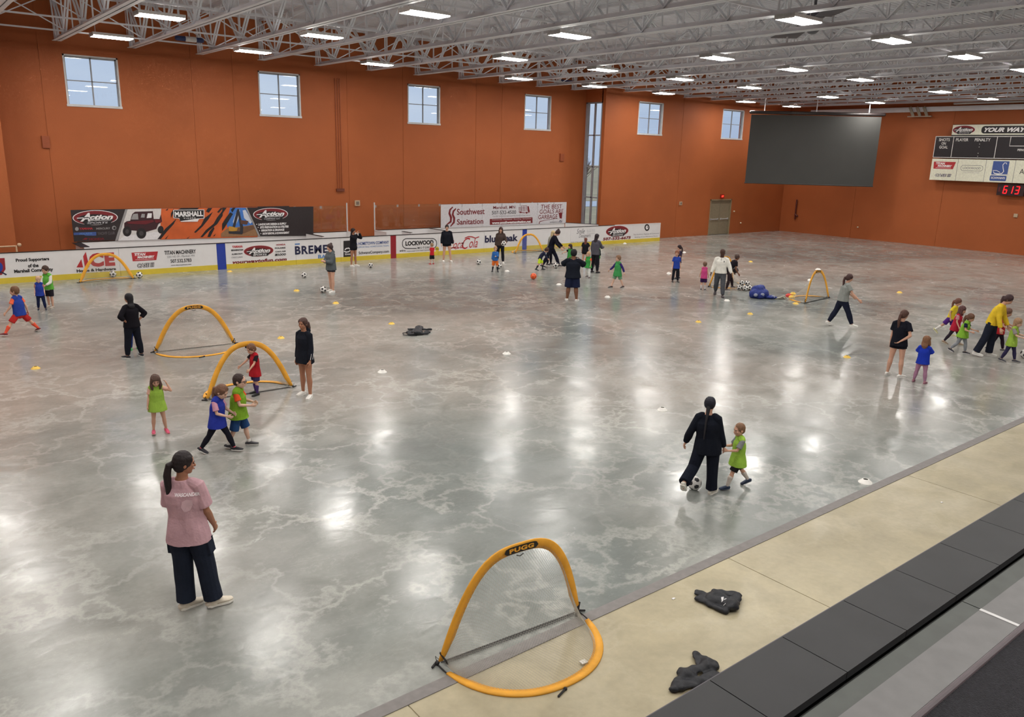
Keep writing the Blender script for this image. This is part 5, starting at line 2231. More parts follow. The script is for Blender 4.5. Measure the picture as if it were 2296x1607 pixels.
def person(px, py, hx, hy, face, label, k=0.0, pose=None, skin='fair', hair=('crop', (60, 40, 30)), tops=(), bottom=None, shoes=((230, 228, 224), (236, 234, 230)), socks=None, detail=1.0, Hfix=None, group=None, pos=None):
    """px,py: floor point between the feet; hy: picture height of the head top; face: 0 towards the viewer, 90 to picture right"""
    pose = dict(pose or {})
    gp = pos or fl(px, py)
    b = Vector((gp.x, gp.y, 0)).normalized()
    rt = Vector((b.y, -b.x, 0))
    head = -b * math.cos(rad(face)) + rt * math.sin(rad(face))
    # height from the picture
    S1 = Skel(1.0, k, pose)
    top1 = (S1.head + S1.Hb @ Vector((0, 0, S1.hh * .5))).z
    if Hfix:
        Hh = Hfix
    else:
        d = ray(hx, hy)
        hd = S1.head
        # the head stands forward of the feet by this much per metre of height
        off = head * hd.y + Vector((head.y, -head.x, 0)) * hd.x
        Hh = 1.5
        for _ in range(6):
            q = gp + off * Hh
            t = (q.x * d[0] + q.y * d[1]) / (d[0] ** 2 + d[1] ** 2)
            Hh = (CAM_H + t * d[2]) / top1
    s = Skel(Hh, k, pose)
    H = Hh
    dist = math.hypot(gp.x, gp.y)
    vox = max(.0048, min(.0125, dist / 1780 * .75)) / detail
    r = empty('person', (gp.x, gp.y, 0), math.atan2(head.y, head.x) - math.pi / 2)
    tag(r, label, 'person')
    sk = mat('skin_' + skin, SKIN[skin], rough=.55, spec=.35, nscale=8, namt=.05)
    body = link('body', body_mesh(s, vox), sk, r, True)
    hm = hair_mesh(s, hair[0], vox)
    if hm:
        link('hair' if hair[0] not in ('hood', 'beanie') else ('head_covering' if hair[0] == 'hood' else 'cap'), hm, mat('hair_%d_%d_%d' % hair[1], hair[1], rough=.6, spec=.35, nscale=40, namt=.2, bump=.3, bscale=90), r, True)
    hh, B = s.hh, s.Hb
    P = lambda x, y, z: s.head + B @ Vector((x, y, z)) * hh
    for sd in (-1, 1):
        g = G()
        g.ball(P(sd * .135, .335, .02), .048 * hh, .03 * hh, .026 * hh, B, 10)
        e = put('eye', g, mat('eye_dark', (40, 30, 28), rough=.3), r, True)
        g = G()
        g.tube([P(sd * .07, .368, .10), P(sd * .2, .34, .105)], .012 * hh, n=6)
        put('eyebrow', g, mat('brow_%d_%d_%d' % hair[1], tuple(int(c * .7) for c in hair[1]), rough=.8), r, True)
    g = G()
    g.ball(P(0, .385, -.25), .085 * hh, .028 * hh, .022 * hh, B, 10)
    put('mouth', g, mat('lips', (160, 92, 84), rough=.5), r, True)
    made = {}
    amp0 = .0045 * (H / 1.7) * (1 if dist < 20 else 1.5)
    for t in tops:
        t = dict(t)
        nm = t.pop('name', 'shirt')
        col = t.pop('col')
        me = top(s, vox, t.get('kind', 'tee'), t.get('hem', -.5), t.get('fit', .014), t.get('amp', amp0), t.get('flare', 0.0), t.get('hood', False), nm, t.get('sleeve'))
        made[nm] = link(nm, me, cloth('%d_%d_%d' % col, col), r, True)
    if bottom:
        kind, col = bottom[:2]
        me = pants(s, vox, kind, amp0 if kind != 'legging' else 0, len(bottom) > 2)
        made['pants'] = link('shorts' if 'short' in kind else ('leggings' if kind == 'legging' else 'trousers'), me, cloth('%d_%d_%d' % col, col), r, True)
    sc, so = shoes
    for sd in (-1, 1):
        shoe(s, sd, mat('shoe_%d_%d_%d' % sc, sc, rough=.6), mat('sole_%d_%d_%d' % so, so, rough=.6), r, vox)
        if socks:
            col, t0 = socks[:2]
            g = G()
            P_, r_ = rings_leg(s, sd, [(2, .0225), (1.7, .029), (1.35, .040)] if t0 < 1.4 else [(2, .0225), (t0, .026)])
            g.tube(P_, [q * lerp(1, .95, k) for q in r_], n=12)
            link('sock', remeshed(g, 'sock', vox, 2), cloth('%d_%d_%d' % col, col), r, True)
    return r, s, made


def decal(made, s, st, sd, x0, x1, z0, z1, m_, bold=.02, back=True, parent=None):
    """lettering laid on the front or back of a garment; x, z in metres in figure space"""
    o = made
    me = o.data
    bv = BVHTree.FromPolygons([v.co for v in me.vertices], [p.vertices for p in me.polygons])
    tm, co = text_mesh(st, bold)
    mn, mx = co.min(0), co.max(0)
    dr = 1 if back else -1
    for v in tm.vertices:
        a = (v.co.x - mn[0]) / (mx[0] - mn[0])
        b = (v.co.y - mn[1]) / (mx[1] - mn[1])
        # back is read with +x on the right when seen from behind
        x = lerp(x0, x1, a) * (1 if back else -1)
        z = lerp(z0, z1, b)
        hit = bv.ray_cast(Vector((x, -dr * 2, z)), Vector((0, dr, 0)))
        y = hit[0].y if hit[0] else 0
        v.co = Vector((x, y - dr * .004, z))
    return link('shirt_lettering', tm, m_, o)


def patch(o, pts, m_, name='printed_patch', direction=(0, 1, 0)):
    """flat printed mark laid on a garment; pts in figure space (x,z) for front/back, (y,z) for a side"""
    me = o.data
    bv = BVHTree.FromPolygons([v.co for v in me.vertices], [p.vertices for p in me.polygons])
    d = Vector(direction)
    g = G()
    n = len(pts)
    cen = (sum(p[0] for p in pts) / n, sum(p[1] for p in pts) / n)
    out = []
    for a, b in list(pts) + [cen]:
        q = Vector((a, 0, b)) if abs(d.y) > .5 else Vector((0, a, b))
        hit = bv.ray_cast(q - d * 2, d)
        out.append((hit[0] if hit[0] else q) - d * .005)
    g.add(out, [(i, (i + 1) % n, n) for i in range(n)])
    return put(name, g, m_, o)
DK = (26, 28, 36)
NV = (28, 34, 52)
LIME = (148, 182, 72)
GRN = (60, 150, 72)
BLUE = (40, 66, 172)
WS = ((230, 228, 222), (236, 234, 230))
BS = ((34, 34, 42), (216, 214, 210))
BRN = (66, 46, 36)
DBR = (40, 30, 30)
BLD = (150, 112, 74)
ST = dict(lleg=(1, 4, 2, 0), rleg=(-1, 4, 2, 0), larm=(4, 10, 14, 10), rarm=(2, 10, 14, 10))
VEST = lambda c, hem=-.75, fit=.03, flare=.02: dict(name='vest', kind='vest', col=c, hem=hem, fit=fit, flare=flare)


def P_(**k):
    d = dict(ST)
    d.update(k)
    return d


# woman in the pink T-shirt, nearest
r, s, md = person(455, 1354, 400, 1014, 152, 'woman in pink T-shirt and dark cargo trousers standing with her back to the viewer', 0,
                  P_(hy=-52, hp=6, side=-3, bw=1.08, aw=1.1, fy=-42, toe=6, lleg=(-2, -2, 2, 0), rleg=(3, 8, 3, 0), larm=(14, 8, 30, 30), rarm=(8, 7, 26, 20), seed=1),
                  'tan', ('pony', (34, 26, 28)), [dict(kind='tee', col=(196, 158, 166), hem=-.72, fit=.016, flare=.012, sleeve=.8, amp=.012)], ('wide', (34, 40, 54), 1), ((216, 206, 188), (236, 232, 222)))
H1 = s.H
decal(md['shirt'], s, 'WASCANDER', 1, -.12, .12, 1.33, 1.365, mat('shirt_print', (246, 236, 240)), .04)
g_ = [(.0, 1.30), (.05, 1.29), (.055, 1.24), (.03, 1.18), (-.02, 1.17), (-.05, 1.22), (-.04, 1.28)]
patch(md['shirt'], [(x, z) for x, z in g_], mat('faded_print', (204, 170, 178)))
# girl in lime vest
person(360, 972, 352, 841, 8, 'small girl in lime vest and pink shoes with one hand raised to her hair', 1,
       P_(hp=22, lleg=(8, 7, 16, 14), rleg=(-2, 4, 3, 0), larm=(24, 62, 140, -75), rarm=(2, 12, 8, 0), toe=10, seed=2), 'fair', ('curly', (84, 62, 52)),
       [dict(kind='tee', col=(214, 168, 150), fit=.008, hem=-.3), VEST(LIME, -.85, .028, .022)], ('short', (228, 98, 78)), ((206, 74, 108), (232, 190, 180)))
# girl in blue vest with pink sleeves
r, s, md = person(494, 1014, 496, 865, 62, 'girl in blue vest over pink sleeves and black leggings walking beside a boy', 1,
                  P_(hp=28, lean=6, lleg=(28, 3, 6, 0), rleg=(-26, 4, 8, 18), larm=(25, 12, 60, 30), rarm=(22, 12, 62, 30), seed=3), 'pale', ('pony', (112, 80, 62)),
                  [dict(kind='tee', col=(212, 156, 178), fit=.010, hem=-.3, sleeve=.75), VEST((44, 58, 156), -.7, .03, .016)], ('legging', (30, 30, 40)), BS, socks=((222, 96, 112), 1.62))
# boy in green vest, blue shorts, glasses
r, s, md = person(541, 1001, 522, 839, 72, 'boy with glasses in a green vest over an orange shirt and blue shorts', 1,
                  P_(hp=4, lean=4, lleg=(18, 3, 10, 0), rleg=(-12, 3, 12, 6), larm=(26, 12, 70, 30), rarm=(24, 12, 70, 30), seed=4), 'pale', ('crop', (56, 42, 38)),
                  [dict(kind='tee', col=(222, 84, 44), fit=.012, hem=-.3), VEST((118, 158, 44), -.45, .036, .022)], ('long_shorts', (38, 70, 116)), ((58, 58, 62), (210, 208, 204)), socks=((230, 226, 220), 1.85))
g = G()
hh, Bq = s.hh, s.Hb
pp = lambda x, y, z: s.head + Bq @ Vector((x, y, z)) * hh
for sd in (-1, 1):
    g.tube([pp(sd * .03, .43, .03), pp(sd * .13, .42, .07), pp(sd * .24, .38, .04), pp(sd * .22, .39, -.05), pp(sd * .08, .43, -.05), pp(sd * .03, .43, .03)], .014 * hh, n=6)
    g.tube([pp(sd * .24, .38, .04), pp(sd * .35, .0, .04)], .013 * hh, n=6)
put('glasses', g, gblack, r)
# boy in red vest inside the goal
person(572, 884, 563, 772, -62, 'small child in a long red vest standing inside the pop-up goal', 1,
       P_(hp=24, lleg=(4, 4, 2, 0), rleg=(-4, 4, 2, 0), larm=(30, 10, 20, 0), rarm=(42, 14, 8, 0), seed=5), 'fair', ('messy', (112, 78, 56)),
       [dict(kind='tee', col=(38, 30, 34), fit=.012, hem=-.3), VEST((168, 34, 42), -1.0, .02, .014)], ('shorts', (60, 50, 90)), ((34, 36, 34), (50, 50, 50)), socks=((70, 52, 104), 1.2))
# woman black pullover, bare legs
r, s, md = person(684, 889, 680, 713, -48, 'woman in black pullover and bare legs standing right of the middle goal', 0,
                  P_(hy=12, lleg=(2, 4, 1, 0), rleg=(-3, 4, 1, 0), larm=(2, 8, 12, 4), rarm=(0, 6, 8, 4), toe=12, fy=15, seed=6), 'tan', ('pony_big', (74, 50, 44)),
                  [dict(kind='long', col=(26, 29, 38), hem=-.75, fit=.02, flare=.012, hood=True)], ('short', (24, 26, 32)), WS)
w_l = s.wri[-1]
el = s.elb[-1]
for o_ in (-.028, 0, .028):
    g = G()
    a = el.lerp(w_l, .35)
    b = el.lerp(w_l, .85)
    sideways = Vector((-1, 0, 0))
    g.bar(a + sideways * .050 + Vector((0, o_, 0)), b + sideways * .040 + Vector((0, o_, 0)), .008, .010, up=(1, 0, 0))
    put('white_stripe', g, wink, md['shirt'])
# woman in black hood, hands on hips
person(300, 800, 291, 658, -148, 'woman in black head covering standing with hands on hips, seen from behind', 0,
       P_(hy=30, bw=1.12, lleg=(4, 6, 3, 0), rleg=(-2, 6, 2, 0), larm=(-18, 42, 92, 72), rarm=(-18, 42, 92, 72), toe=14, cuff=.55, seed=7), 'tan', ('hood', (20, 18, 24)),
       [dict(kind='long', col=(22, 20, 26), hem=-.3, fit=.02, flare=.0)], ('slim', (24, 26, 36)), BS)
person(303, 783, 303, 712, 20, 'small child hidden behind the woman with hands on hips, green shoes showing', 1,
       P_(toe=20), 'fair', ('crop', BRN), [dict(kind='tee', col=(36, 50, 110), fit=.01)], ('slim', (38, 56, 116)), ((58, 158, 84), (70, 180, 96)), Hfix=.95)
# boy running in blue vest and red shorts
person(48, 749, 40, 641, -140, 'boy in blue vest, red shorts and orange socks striding with legs wide apart', 1,
       P_(hy=30, twist=0, lean=6, lleg=(16, 36, 8, 0), rleg=(-12, 34, 8, 16), larm=(10, 26, 24, 0), rarm=(-14, 16, 20, 0), seed=8), 'fair', ('crop', (112, 78, 54)),
       [dict(kind='tee', col=(236, 106, 74), fit=.010, hem=-.4), dict(name='vest', kind='vest', col=(44, 66, 150), hem=-.35, fit=.026, flare=.0)], ('shorts', (182, 46, 44)), ((120, 34, 42), (220, 214, 210)), socks=((236, 92, 66), 1.15))
# toddler blue vest navy trousers
person(95, 696, 92, 619, 0, 'small fair-haired child in blue vest and navy trousers at the left', 1,
       P_(lleg=(6, 6, 4, 0), rleg=(-4, 4, 6, 8), larm=(6, 8, 10, 10), rarm=(0, 10, 10, 10), hp=12, seed=9), 'pale', ('crop', (196, 160, 128)),
       [dict(kind='tee', col=(168, 120, 110), fit=.008, hem=-.3), VEST((42, 62, 150), -.45, .024, .005)], ('slim', (30, 38, 70)), ((32, 36, 56), (180, 180, 180)))
person(113, 690, 100, 596, -42, 'boy in green vest over white sleeves and black shorts behind the fair-haired child', 1,
       P_(hp=14, lleg=(4, 3, 4, 0), rleg=(-4, 3, 4, 0), larm=(20, 10, 50, 30), rarm=(20, 10, 55, 30), seed=10), 'fair', ('crop', (66, 46, 38)),
       [dict(kind='long', col=(226, 222, 214), fit=.010, hem=-.4), VEST((96, 172, 66), -.25, .026, .0)], ('shorts', (38, 36, 44)), ((180, 168, 156), (190, 180, 170)))
# woman grey hoodie with ball
r, s, md = person(742, 655, 741, 547, -58, 'woman in grey hoodie and dark shorts with a ball at her feet', 0,
                  P_(hp=4, lleg=(3, 4, 2, 0), rleg=(-3, 3, 2, 0), larm=(22, 8, 88, 55), rarm=(22, 8, 88, 55), seed=11), 'fair', ('bun', (64, 48, 48)),
                  [dict(kind='long', col=(88, 94, 98), hem=-.55, fit=.030, flare=.0, hood=True)], ('short', (40, 42, 50)), WS)
# woman black at the boards, hand at her face
person(795, 597, 796, 512, 55, 'woman in black jacket and shorts raising a hand to her face by the boards', 0,
       P_(hp=-4, lleg=(2, 3, 2, 0), rleg=(-2, 3, 2, 0), larm=(74, 12, 116, 18), rarm=(70, 10, 112, 22), seed=12), 'tan', ('long', (40, 28, 28)),
       [dict(kind='long', col=(28, 28, 34), hem=-.5, fit=.018)], ('short', (30, 30, 38)), WS)
person(968, 592, 970, 545, -150, 'tiny boy in red shirt and black shorts near the boards', 1,
       P_(hy=20, larm=(0, 6, 20, 20), rarm=(0, 6, 20, 20), seed=13), 'pale', ('crop', (150, 122, 92)),
       [dict(kind='tee', col=(190, 40, 50), fit=.016, hem=-.35)], ('long_shorts', (30, 30, 36)), ((190, 48, 66), (200, 60, 70)))
r, s, md = person(1003, 587, 1003, 504, 12, 'person in black zip jacket with bare legs and white shoes before the red lettering', 0,
                  P_(sw=.102, bw=1.05, lleg=(4, 7, 6, 0), rleg=(-3, 4, 2, 0), larm=(0, 12, 12, 0), rarm=(2, 12, 20, 10), hy=-8, seed=14), 'fair', ('crop', (44, 34, 32)),
                  [dict(kind='long', col=(26, 28, 36), hem=-.4, fit=.022)], ('short', (26, 26, 34)), WS)
# woman long brown hair holding a ball
r, s, md = person(1121, 590, 1111, 509, 0, 'woman with long dark brown hair in brown top holding a ball on her hip', 0,
                  P_(lleg=(2, 4, 2, 0), rleg=(-2, 4, 2, 0), larm=(12, 22, 62, 12), rarm=(0, 8, 10, 5), hp=6, hr=-4, seed=15), 'fair', ('long_wavy', (58, 34, 30)),
                  [dict(kind='long', col=(74, 62, 58), hem=-.3, fit=.02)], ('slim', (30, 32, 40)), WS)
wm = r.matrix_basis if False else Matrix.Translation(r.location) @ Matrix.Rotation(r.rotation_euler.z, 4, 'Z')
bp_ = wm @ (s.wri[-1] + s.hdir[-1] * .10 + s.hn[-1] * .11)
ball(0, 0, .115, 'white ball held on the hip by the long haired woman', z=bp_.z - .115, pos=bp_)
person(1110, 609, 1110, 552, 0, 'small child in blue shirt and orange shorts in front of the long haired woman', 1,
       P_(larm=(30, 8, 70, 40), rarm=(0, 10, 10, 0), lleg=(4, 7, 3, 0), rleg=(-3, 7, 3, 0), seed=16), 'pale', ('crop', (176, 140, 108)),
       [dict(kind='long', col=(52, 104, 172), fit=.016, hem=-.3)], ('long_shorts', (222, 112, 48)), ((32, 32, 42), (60, 60, 66)), socks=((34, 34, 42), 1.2))
# blonde woman behind the bending woman
person(1233, 594, 1241, 518, 60, 'blonde woman in pale top mostly hidden behind the bending woman in black', 0,
       P_(lean=10, hp=20, larm=(30, 8, 40, 10), rarm=(30, 8, 40, 10), seed=17), 'pale', ('long_wavy', (196, 176, 134)),
       [dict(kind='long', col=(150, 148, 138), hem=-.3, fit=.012)], ('legging', (30, 32, 42)), BS)
person(1237, 600, 1252, 517, 84, 'woman in black with a top knot bending forward and holding hands with a child', 0,
       P_(lean=20, hp=30, lleg=(30, 3, 10, 0), rleg=(-20, 3, 8, 10), larm=(50, 8, 20, 0), rarm=(46, 10, 20, 0), seed=18), 'fair', ('bun', (52, 34, 34)),
       [dict(kind='long', col=(24, 24, 34), hem=-.2, fit=.012)], ('slim', (26, 28, 42)), ((44, 44, 52), (220, 218, 214)))
person(1211, 606, 1222, 556, 88, 'child in neon yellow shorts leaning forward beside the bending woman', 1,
       P_(lean=38, hp=20, lleg=(26, 5, 22, 0), rleg=(-12, 5, 16, 14), larm=(60, 6, 20, 0), rarm=(70, 8, 10, 0), cuff=.9, seed=19), 'fair', ('messy', (70, 46, 40)),
       [dict(kind='long', col=(40, 44, 66), fit=.014, hem=-.3), ], ('shorts', (204, 232, 60)), ((30, 34, 44), (90, 90, 90)), socks=((48, 52, 58), 1.3))
person(1276, 603, 1276, 547, -35, 'child in green vest over dark sleeves holding the bending woman\'s hand', 1,
       P_(rarm=(62, 20, 6, 0), larm=(4, 8, 10, 0), hy=-14, seed=20), 'fair', ('bob', (48, 32, 30)),
       [dict(kind='tee', col=(30, 34, 40), fit=.012, hem=-.3), VEST(GRN, -.6, .024, .01)], ('slim', (34, 36, 44)), BS)
# man in black from behind
r, s, md = person(1282, 674, 1287, 559, 176, 'heavy-set man in black shirt and shorts seen from behind raising his hands', 0,
                  P_(bw=1.28, sw=.112, aw=1.25, neck=1.3, hs=1.15, lleg=(2, 5, 2, 0), rleg=(-2, 5, 2, 0), larm=(50, 36, 122, 30), rarm=(50, 36, 122, 30), toe=16, seed=21), 'brown', ('beanie', (20, 20, 24)),
                  [dict(kind='tee', col=(26, 30, 40), hem=-.5, fit=.024, flare=.004, sleeve=.85)], ('long_shorts', (30, 36, 62)), WS)
ph = (s.wri[1] + s.hdir[1] * .08 + s.wri[-1] + s.hdir[-1] * .08) / 2
g = G()
g.box(ph.x - .08, ph.y - .006, ph.z - .04, ph.x + .08, ph.y + .006, ph.z + .04)
o = put('phone', g, gblack)
o.location = r.location
o.rotation_euler = r.rotation_euler
tag(o, 'dark phone held up by the man in black seen from behind', 'phone')
person(1311, 596, 1307, 533, 165, 'woman with auburn hair in black T-shirt standing left of the grey hoodie woman', 0,
       P_(bw=1.05, larm=(4, 12, 20, 10), rarm=(0, 26, 60, 60), hy=10, seed=22), 'fair', ('long', (112, 62, 52)),
       [dict(kind='tee', col=(30, 30, 36), hem=-.4, fit=.02)], ('short', (40, 36, 40)), WS)
person(1334, 611, 1329, 524, 150, 'woman with very long dark hair in grey hoodie and black trousers from behind', 0,
       P_(lean=3, larm=(6, 10, 20, 10), rarm=(36, 8, 60, 20), seed=23), 'brown', ('long', (40, 28, 34)),
       [dict(kind='long', col=(82, 80, 90), hem=-.5, fit=.022)], ('slim', (28, 28, 36)), ((36, 34, 40), (60, 58, 60)))
person(1318, 623, 1321, 564, -30, 'small blond child in green vest over orange shirt and white trousers', 1,
       P_(lleg=(14, 7, 14, 0), rleg=(-14, 6, 10, 0), larm=(10, 16, 20, 20), rarm=(16, 16, 40, 20), hy=-30, seed=24), 'pale', ('crop', (186, 150, 116)),
       [dict(kind='tee', col=(226, 96, 60), fit=.010, hem=-.3), VEST(GRN, -.65, .03, .03)], ('slim', (218, 218, 214)), ((70, 56, 58), (200, 196, 190)))
person(1338, 598, 1342, 546, 2, 'child in green vest over black sleeves facing the viewer beside the dark-haired woman', 1,
       P_(larm=(4, 10, 14, 0), rarm=(24, 8, 70, 30), seed=25), 'fair', ('crop', (46, 34, 32)),
       [dict(kind='long', col=(30, 34, 38), fit=.012, hem=-.3), VEST(GRN, -.95, .024, .01)], ('legging', (40, 40, 44)), BS)
r, s, md = person(1382, 645, 1386, 572, -48, 'child in green vest over purple sleeves walking alone to the left', 1,
                  P_(lleg=(-20, 5, 6, 6), rleg=(22, 5, 6, 0), larm=(-24, 24, 16, 0), rarm=(26, 26, 12, 0), hy=-8, seed=26), 'pale', ('crop', (128, 96, 72)),
                  [dict(kind='long', col=(58, 44, 110), fit=.012, hem=-.3), VEST((66, 148, 84), -.85, .028, .026)], ('shorts', (120, 160, 130)), ((40, 30, 34), (170, 166, 160)))
person(1517, 625, 1517, 548, -70, 'girl with a long dark ponytail behind the child in the blue shirt', 0,
       P_(lleg=(6, 3, 2, 0), rleg=(-6, 3, 4, 0), seed=27), 'fair', ('pony', (44, 30, 34)),
       [dict(kind='tee', col=(56, 48, 66), hem=-.4, fit=.016)], ('slim', (32, 32, 42)), ((40, 38, 44), (120, 118, 120)), Hfix=1.42)
r, s, md = person(1514, 633, 1520, 561, 20, 'child in bright blue T-shirt and black trousers at mid distance', .9,
                  P_(hy=-30, larm=(2, 8, 12, 0), rarm=(2, 8, 8, 0), seed=28), 'fair', ('crop', (132, 84, 62)),
                  [dict(kind='tee', col=(44, 70, 160), hem=-.4, fit=.018, sleeve=.7)], ('slim', (34, 36, 44)), ((40, 38, 40), (150, 146, 140)))
person(1576, 650, 1577, 586, 176, 'small girl in bright pink shirt and purple shorts seen from behind', 1,
       P_(larm=(-2, 14, 10, 0), rarm=(-2, 14, 10, 0), lleg=(1, 2, 2, 0), rleg=(-1, 2, 2, 0), seed=29), 'fair', ('crop', (110, 84, 68)),
       [dict(kind='vest', col=(206, 78, 136), hem=-.55, fit=.018)], ('shorts', (58, 34, 76)), ((34, 30, 40), (220, 216, 214)), socks=((214, 208, 208), 1.3))
# man in white
r, s, md = person(1611, 664, 1612, 557, -5, 'man in white quarter-zip pullover and grey trousers walking', 0,
                  P_(sw=.106, bw=1.14, aw=1.15, hs=1.1, neck=1.2, hy=32, lleg=(10, 4, 4, 0), rleg=(-14, 5, 22, 22), larm=(4, 22, 16, 0), rarm=(6, 14, 20, 0), fy=8, seed=30), 'dark', ('bald', DBR),
                  [dict(kind='long', col=(232, 230, 222), hem=-.15, fit=.018)], ('slim', (84, 86, 92)), ((72, 66, 70), (84, 78, 80)))
patch(md['shirt'], [(-.004, 1.25), (.004, 1.25), (.004, 1.42), (-.004, 1.42)], gblack, 'zip', (0, -1, 0))
patch(md['shirt'], [(-.12, 1.27), (-.09, 1.27), (-.09, 1.32), (-.12, 1.32)], gblack, 'chest_badge', (0, -1, 0))
person(1637, 650, 1634, 571, 120, 'person in black bending inside the goal behind the man in white', .2,
       P_(lean=38, hp=-10, lleg=(34, 6, 18, 0), rleg=(-6, 6, 10, 0), larm=(40, 10, 30, 0), rarm=(30, 10, 40, 0), seed=31), 'brown', ('crop', (80, 62, 56)),
       [dict(kind='tee', col=(30, 26, 32), hem=-.2, fit=.014)], ('legging', (48, 38, 42)), ((70, 60, 60), (226, 222, 218)), Hfix=1.5)
ball(0, 0, .115, 'dark ball carried beside the man in white', BK_, z=.62, pos=fl(1645, 648))
# woman in grey T-shirt walking right
person(1886, 733, 1898, 614, 108, 'woman in grey T-shirt and navy trousers striding to the right', 0,
       P_(bw=1.12, lean=8, hp=8, lleg=(-20, 4, 6, 20), rleg=(24, 6, 4, 0), larm=(34, 16, 26, 0), rarm=(38, 16, 16, 0), toe=6, seed=32), 'fair', ('pony', (72, 50, 48)),
       [dict(kind='tee', col=(142, 146, 142), hem=-.25, fit=.018)], ('slim', (30, 34, 52)), WS)
# girl in black, hand on back
person(2004, 842, 2035, 696, 168, 'girl in black T-shirt and shorts with one hand behind her back', 0,
       P_(hy=-24, hp=10, lean=0, lleg=(2, 6, 2, 0), rleg=(-2, 4, 3, 0), larm=(4, 6, 8, 0), rarm=(-22, 20, 70, 85), toe=10, fy=-20, seed=33), 'fair', ('pony', (84, 58, 50)),
       [dict(kind='tee', col=(24, 26, 36), hem=-.5, fit=.02, flare=.004)], ('short', (22, 24, 34)), WS)
person(2061, 857, 2079, 753, 170, 'small girl in bright blue T-shirt and mauve leggings with arms folded in front', 1,
       P_(hy=-10, hp=6, lleg=(2, 9, 2, 0), rleg=(-2, 6, 2, 0), larm=(34, 20, 95, 40), rarm=(34, 20, 95, 40), seed=34), 'fair', ('bob', (130, 92, 66)),
       [dict(kind='tee', col=(34, 58, 176), hem=-.5, fit=.026, flare=.008, sleeve=.85)], ('legging', (166, 122, 148)), ((146, 96, 112), (160, 110, 124)))
# group at the right
person(2118, 752, 2148, 669, 74, 'girl in yellow top and purple shorts kicking one white sock back', .75,
       P_(lean=16, hp=6, lleg=(14, 3, 8, 0), rleg=(-34, 6, 14, 40), larm=(20, 10, 40, 0), rarm=(-10, 10, 40, 0), seed=35), 'fair', ('pony', (110, 74, 62)),
       [dict(kind='tee', col=(226, 204, 56), hem=-.3, fit=.016)], ('shorts', (84, 44, 128)), ((190, 188, 140), (220, 216, 200)), socks=((232, 230, 226), 1.15))
person(2136, 772, 2157, 686, 74, 'curly-haired girl in long red vest in the middle of the walking group', 1,
       P_(lean=10, hp=10, lleg=(20, 3, 6, 0), rleg=(-22, 4, 8, 14), larm=(30, 8, 40, 0), rarm=(10, 8, 30, 0), seed=36), 'fair', ('curly', (88, 56, 54)),
       [dict(kind='tee', col=(196, 140, 150), fit=.010, hem=-.3), VEST((178, 38, 60), -.95, .024, .02)], ('legging', (52, 46, 56)), ((150, 130, 110), (200, 190, 170)))
person(2149, 791, 2170, 703, 74, 'girl in green vest over navy shirt and patterned leggings walking in front', 1,
       P_(lean=12, hp=14, lleg=(18, 3, 14, 0), rleg=(-18, 4, 22, 20), larm=(30, 10, 60, 0), rarm=(20, 12, 70, 0), seed=37), 'fair', ('pony', (104, 72, 56)),
       [dict(kind='tee', col=(34, 36, 60), fit=.012, hem=-.3), VEST((128, 176, 58), -.6, .034, .03)], ('legging', (142, 146, 152)), ((40, 40, 48), (200, 198, 200)))
person(2206, 798, 2248, 661, 80, 'woman in yellow long-sleeved top bending over the walking children', 0,
       P_(lean=22, hp=20, lleg=(4, 4, 6, 0), rleg=(-12, 5, 8, 4), larm=(34, 8, 14, 0), rarm=(26, 8, 14, 0), seed=38), 'fair', ('pony', (62, 42, 44)),
       [dict(kind='long', col=(226, 192, 52), hem=-.2, fit=.018)], ('wide', (34, 38, 52)), WS)
person(2234, 786, 2250, 690, 80, 'child in red vest and dark leggings just beyond the woman in yellow', 1,
       P_(lean=10, hp=14, lleg=(18, 3, 8, 0), rleg=(-16, 4, 12, 10), larm=(40, 8, 40, 0), rarm=(20, 8, 50, 0), seed=39), 'fair', ('long', (112, 80, 66)),
       [dict(kind='tee', col=(176, 60, 60), fit=.010, hem=-.3), VEST((182, 40, 48), -.6, .022, .01)], ('legging', (44, 32, 44)), ((96, 96, 96), (170, 168, 168)))
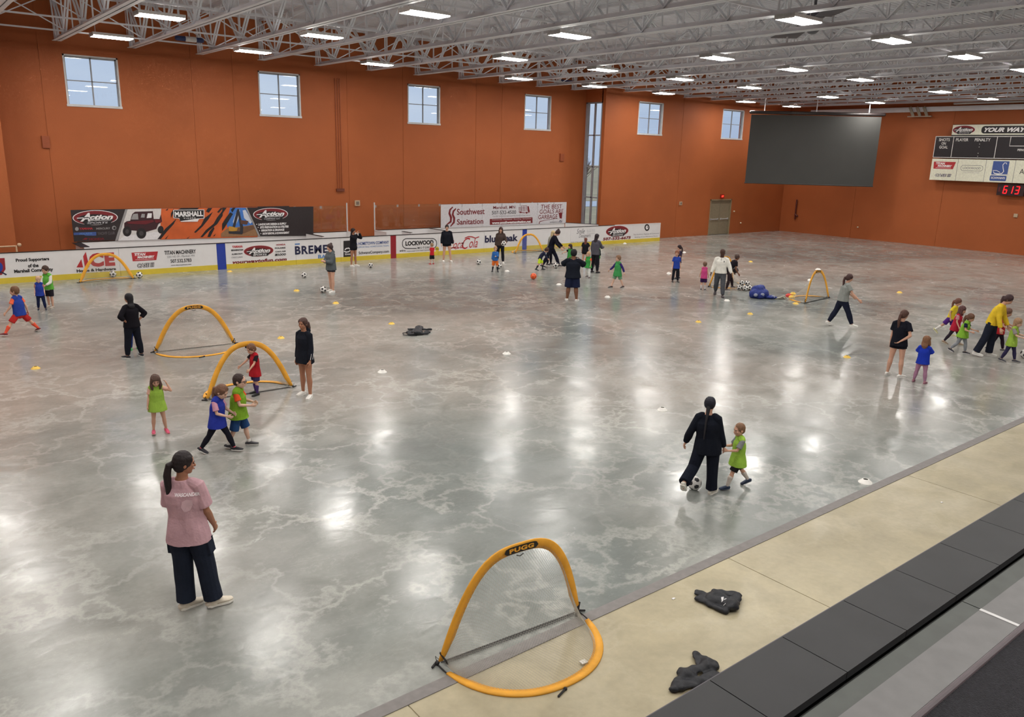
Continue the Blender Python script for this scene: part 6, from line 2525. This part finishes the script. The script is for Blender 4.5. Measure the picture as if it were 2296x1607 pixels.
person(2262, 811, 2279, 713, 76, 'fair-haired child in long lime vest at the right edge of the photo', 1,
       P_(lean=4, hp=10, lleg=(16, 3, 6, 0), rleg=(-14, 4, 8, 8), larm=(30, 10, 60, 0), rarm=(34, 10, 50, 0), seed=40), 'pale', ('long', (164, 130, 100)),
       [dict(kind='tee', col=(150, 142, 140), fit=.010, hem=-.3, sleeve=.75), VEST((152, 184, 72), -.95, .024, .014)], ('legging', (52, 48, 78)), ((64, 64, 72), (170, 168, 166)))
# woman in black and boy, foreground right
r, s, md = person(1564, 1112, 1604, 892, 168, 'woman all in black with a dark cap walking away beside a boy in lime', 0,
       P_(bw=1.08, lean=-2, side=-3, hp=8, lleg=(-16, 12, 48, 42), rleg=(8, 2, 6, 0), larm=(-14, 26, 30, 0), rarm=(8, 8, 14, 0), toe=8, fy=-6, seed=41), 'fair', ('beanie', (22, 22, 36)),
       [dict(kind='long', col=(20, 24, 34), hem=-.75, fit=.026, flare=.004, amp=.010)], ('wide', (22, 26, 38)), ((212, 208, 196), (226, 222, 212)))
hh = s.hh
pp = lambda x, y, z: s.head + s.Hb @ Vector((x, y, z)) * hh
g = G()
g.tube([pp(0, -.34, -.1), pp(0, -.42, -.5), pp(0, -.62, -1.0), pp(0, -.7, -1.7), pp(0, -.72, -2.3)], [.15 * hh, .12 * hh, .07 * hh, .06 * hh, .035 * hh], n=10)
put('braid', g, mat('hair_22_20_26', (22, 20, 26), rough=.75), r, True)
person(1648, 1092, 1650, 948, -66, 'boy in long lime vest over grey sleeves striding left beside the woman in black', 1,
       P_(hp=8, lleg=(26, 3, 8, 0), rleg=(-26, 4, 10, 24), larm=(30, 8, 60, 10), rarm=(26, 12, 66, 10), hy=4, seed=42), 'fair', ('crop', (124, 92, 68)),
       [dict(kind='tee', col=(132, 134, 136), fit=.012, hem=-.3, sleeve=.75), VEST((148, 188, 72), -.95, .026, .026)], ('shorts', (32, 32, 34)), ((34, 50, 76), (60, 70, 90)), socks=((200, 190, 180), 1.35))
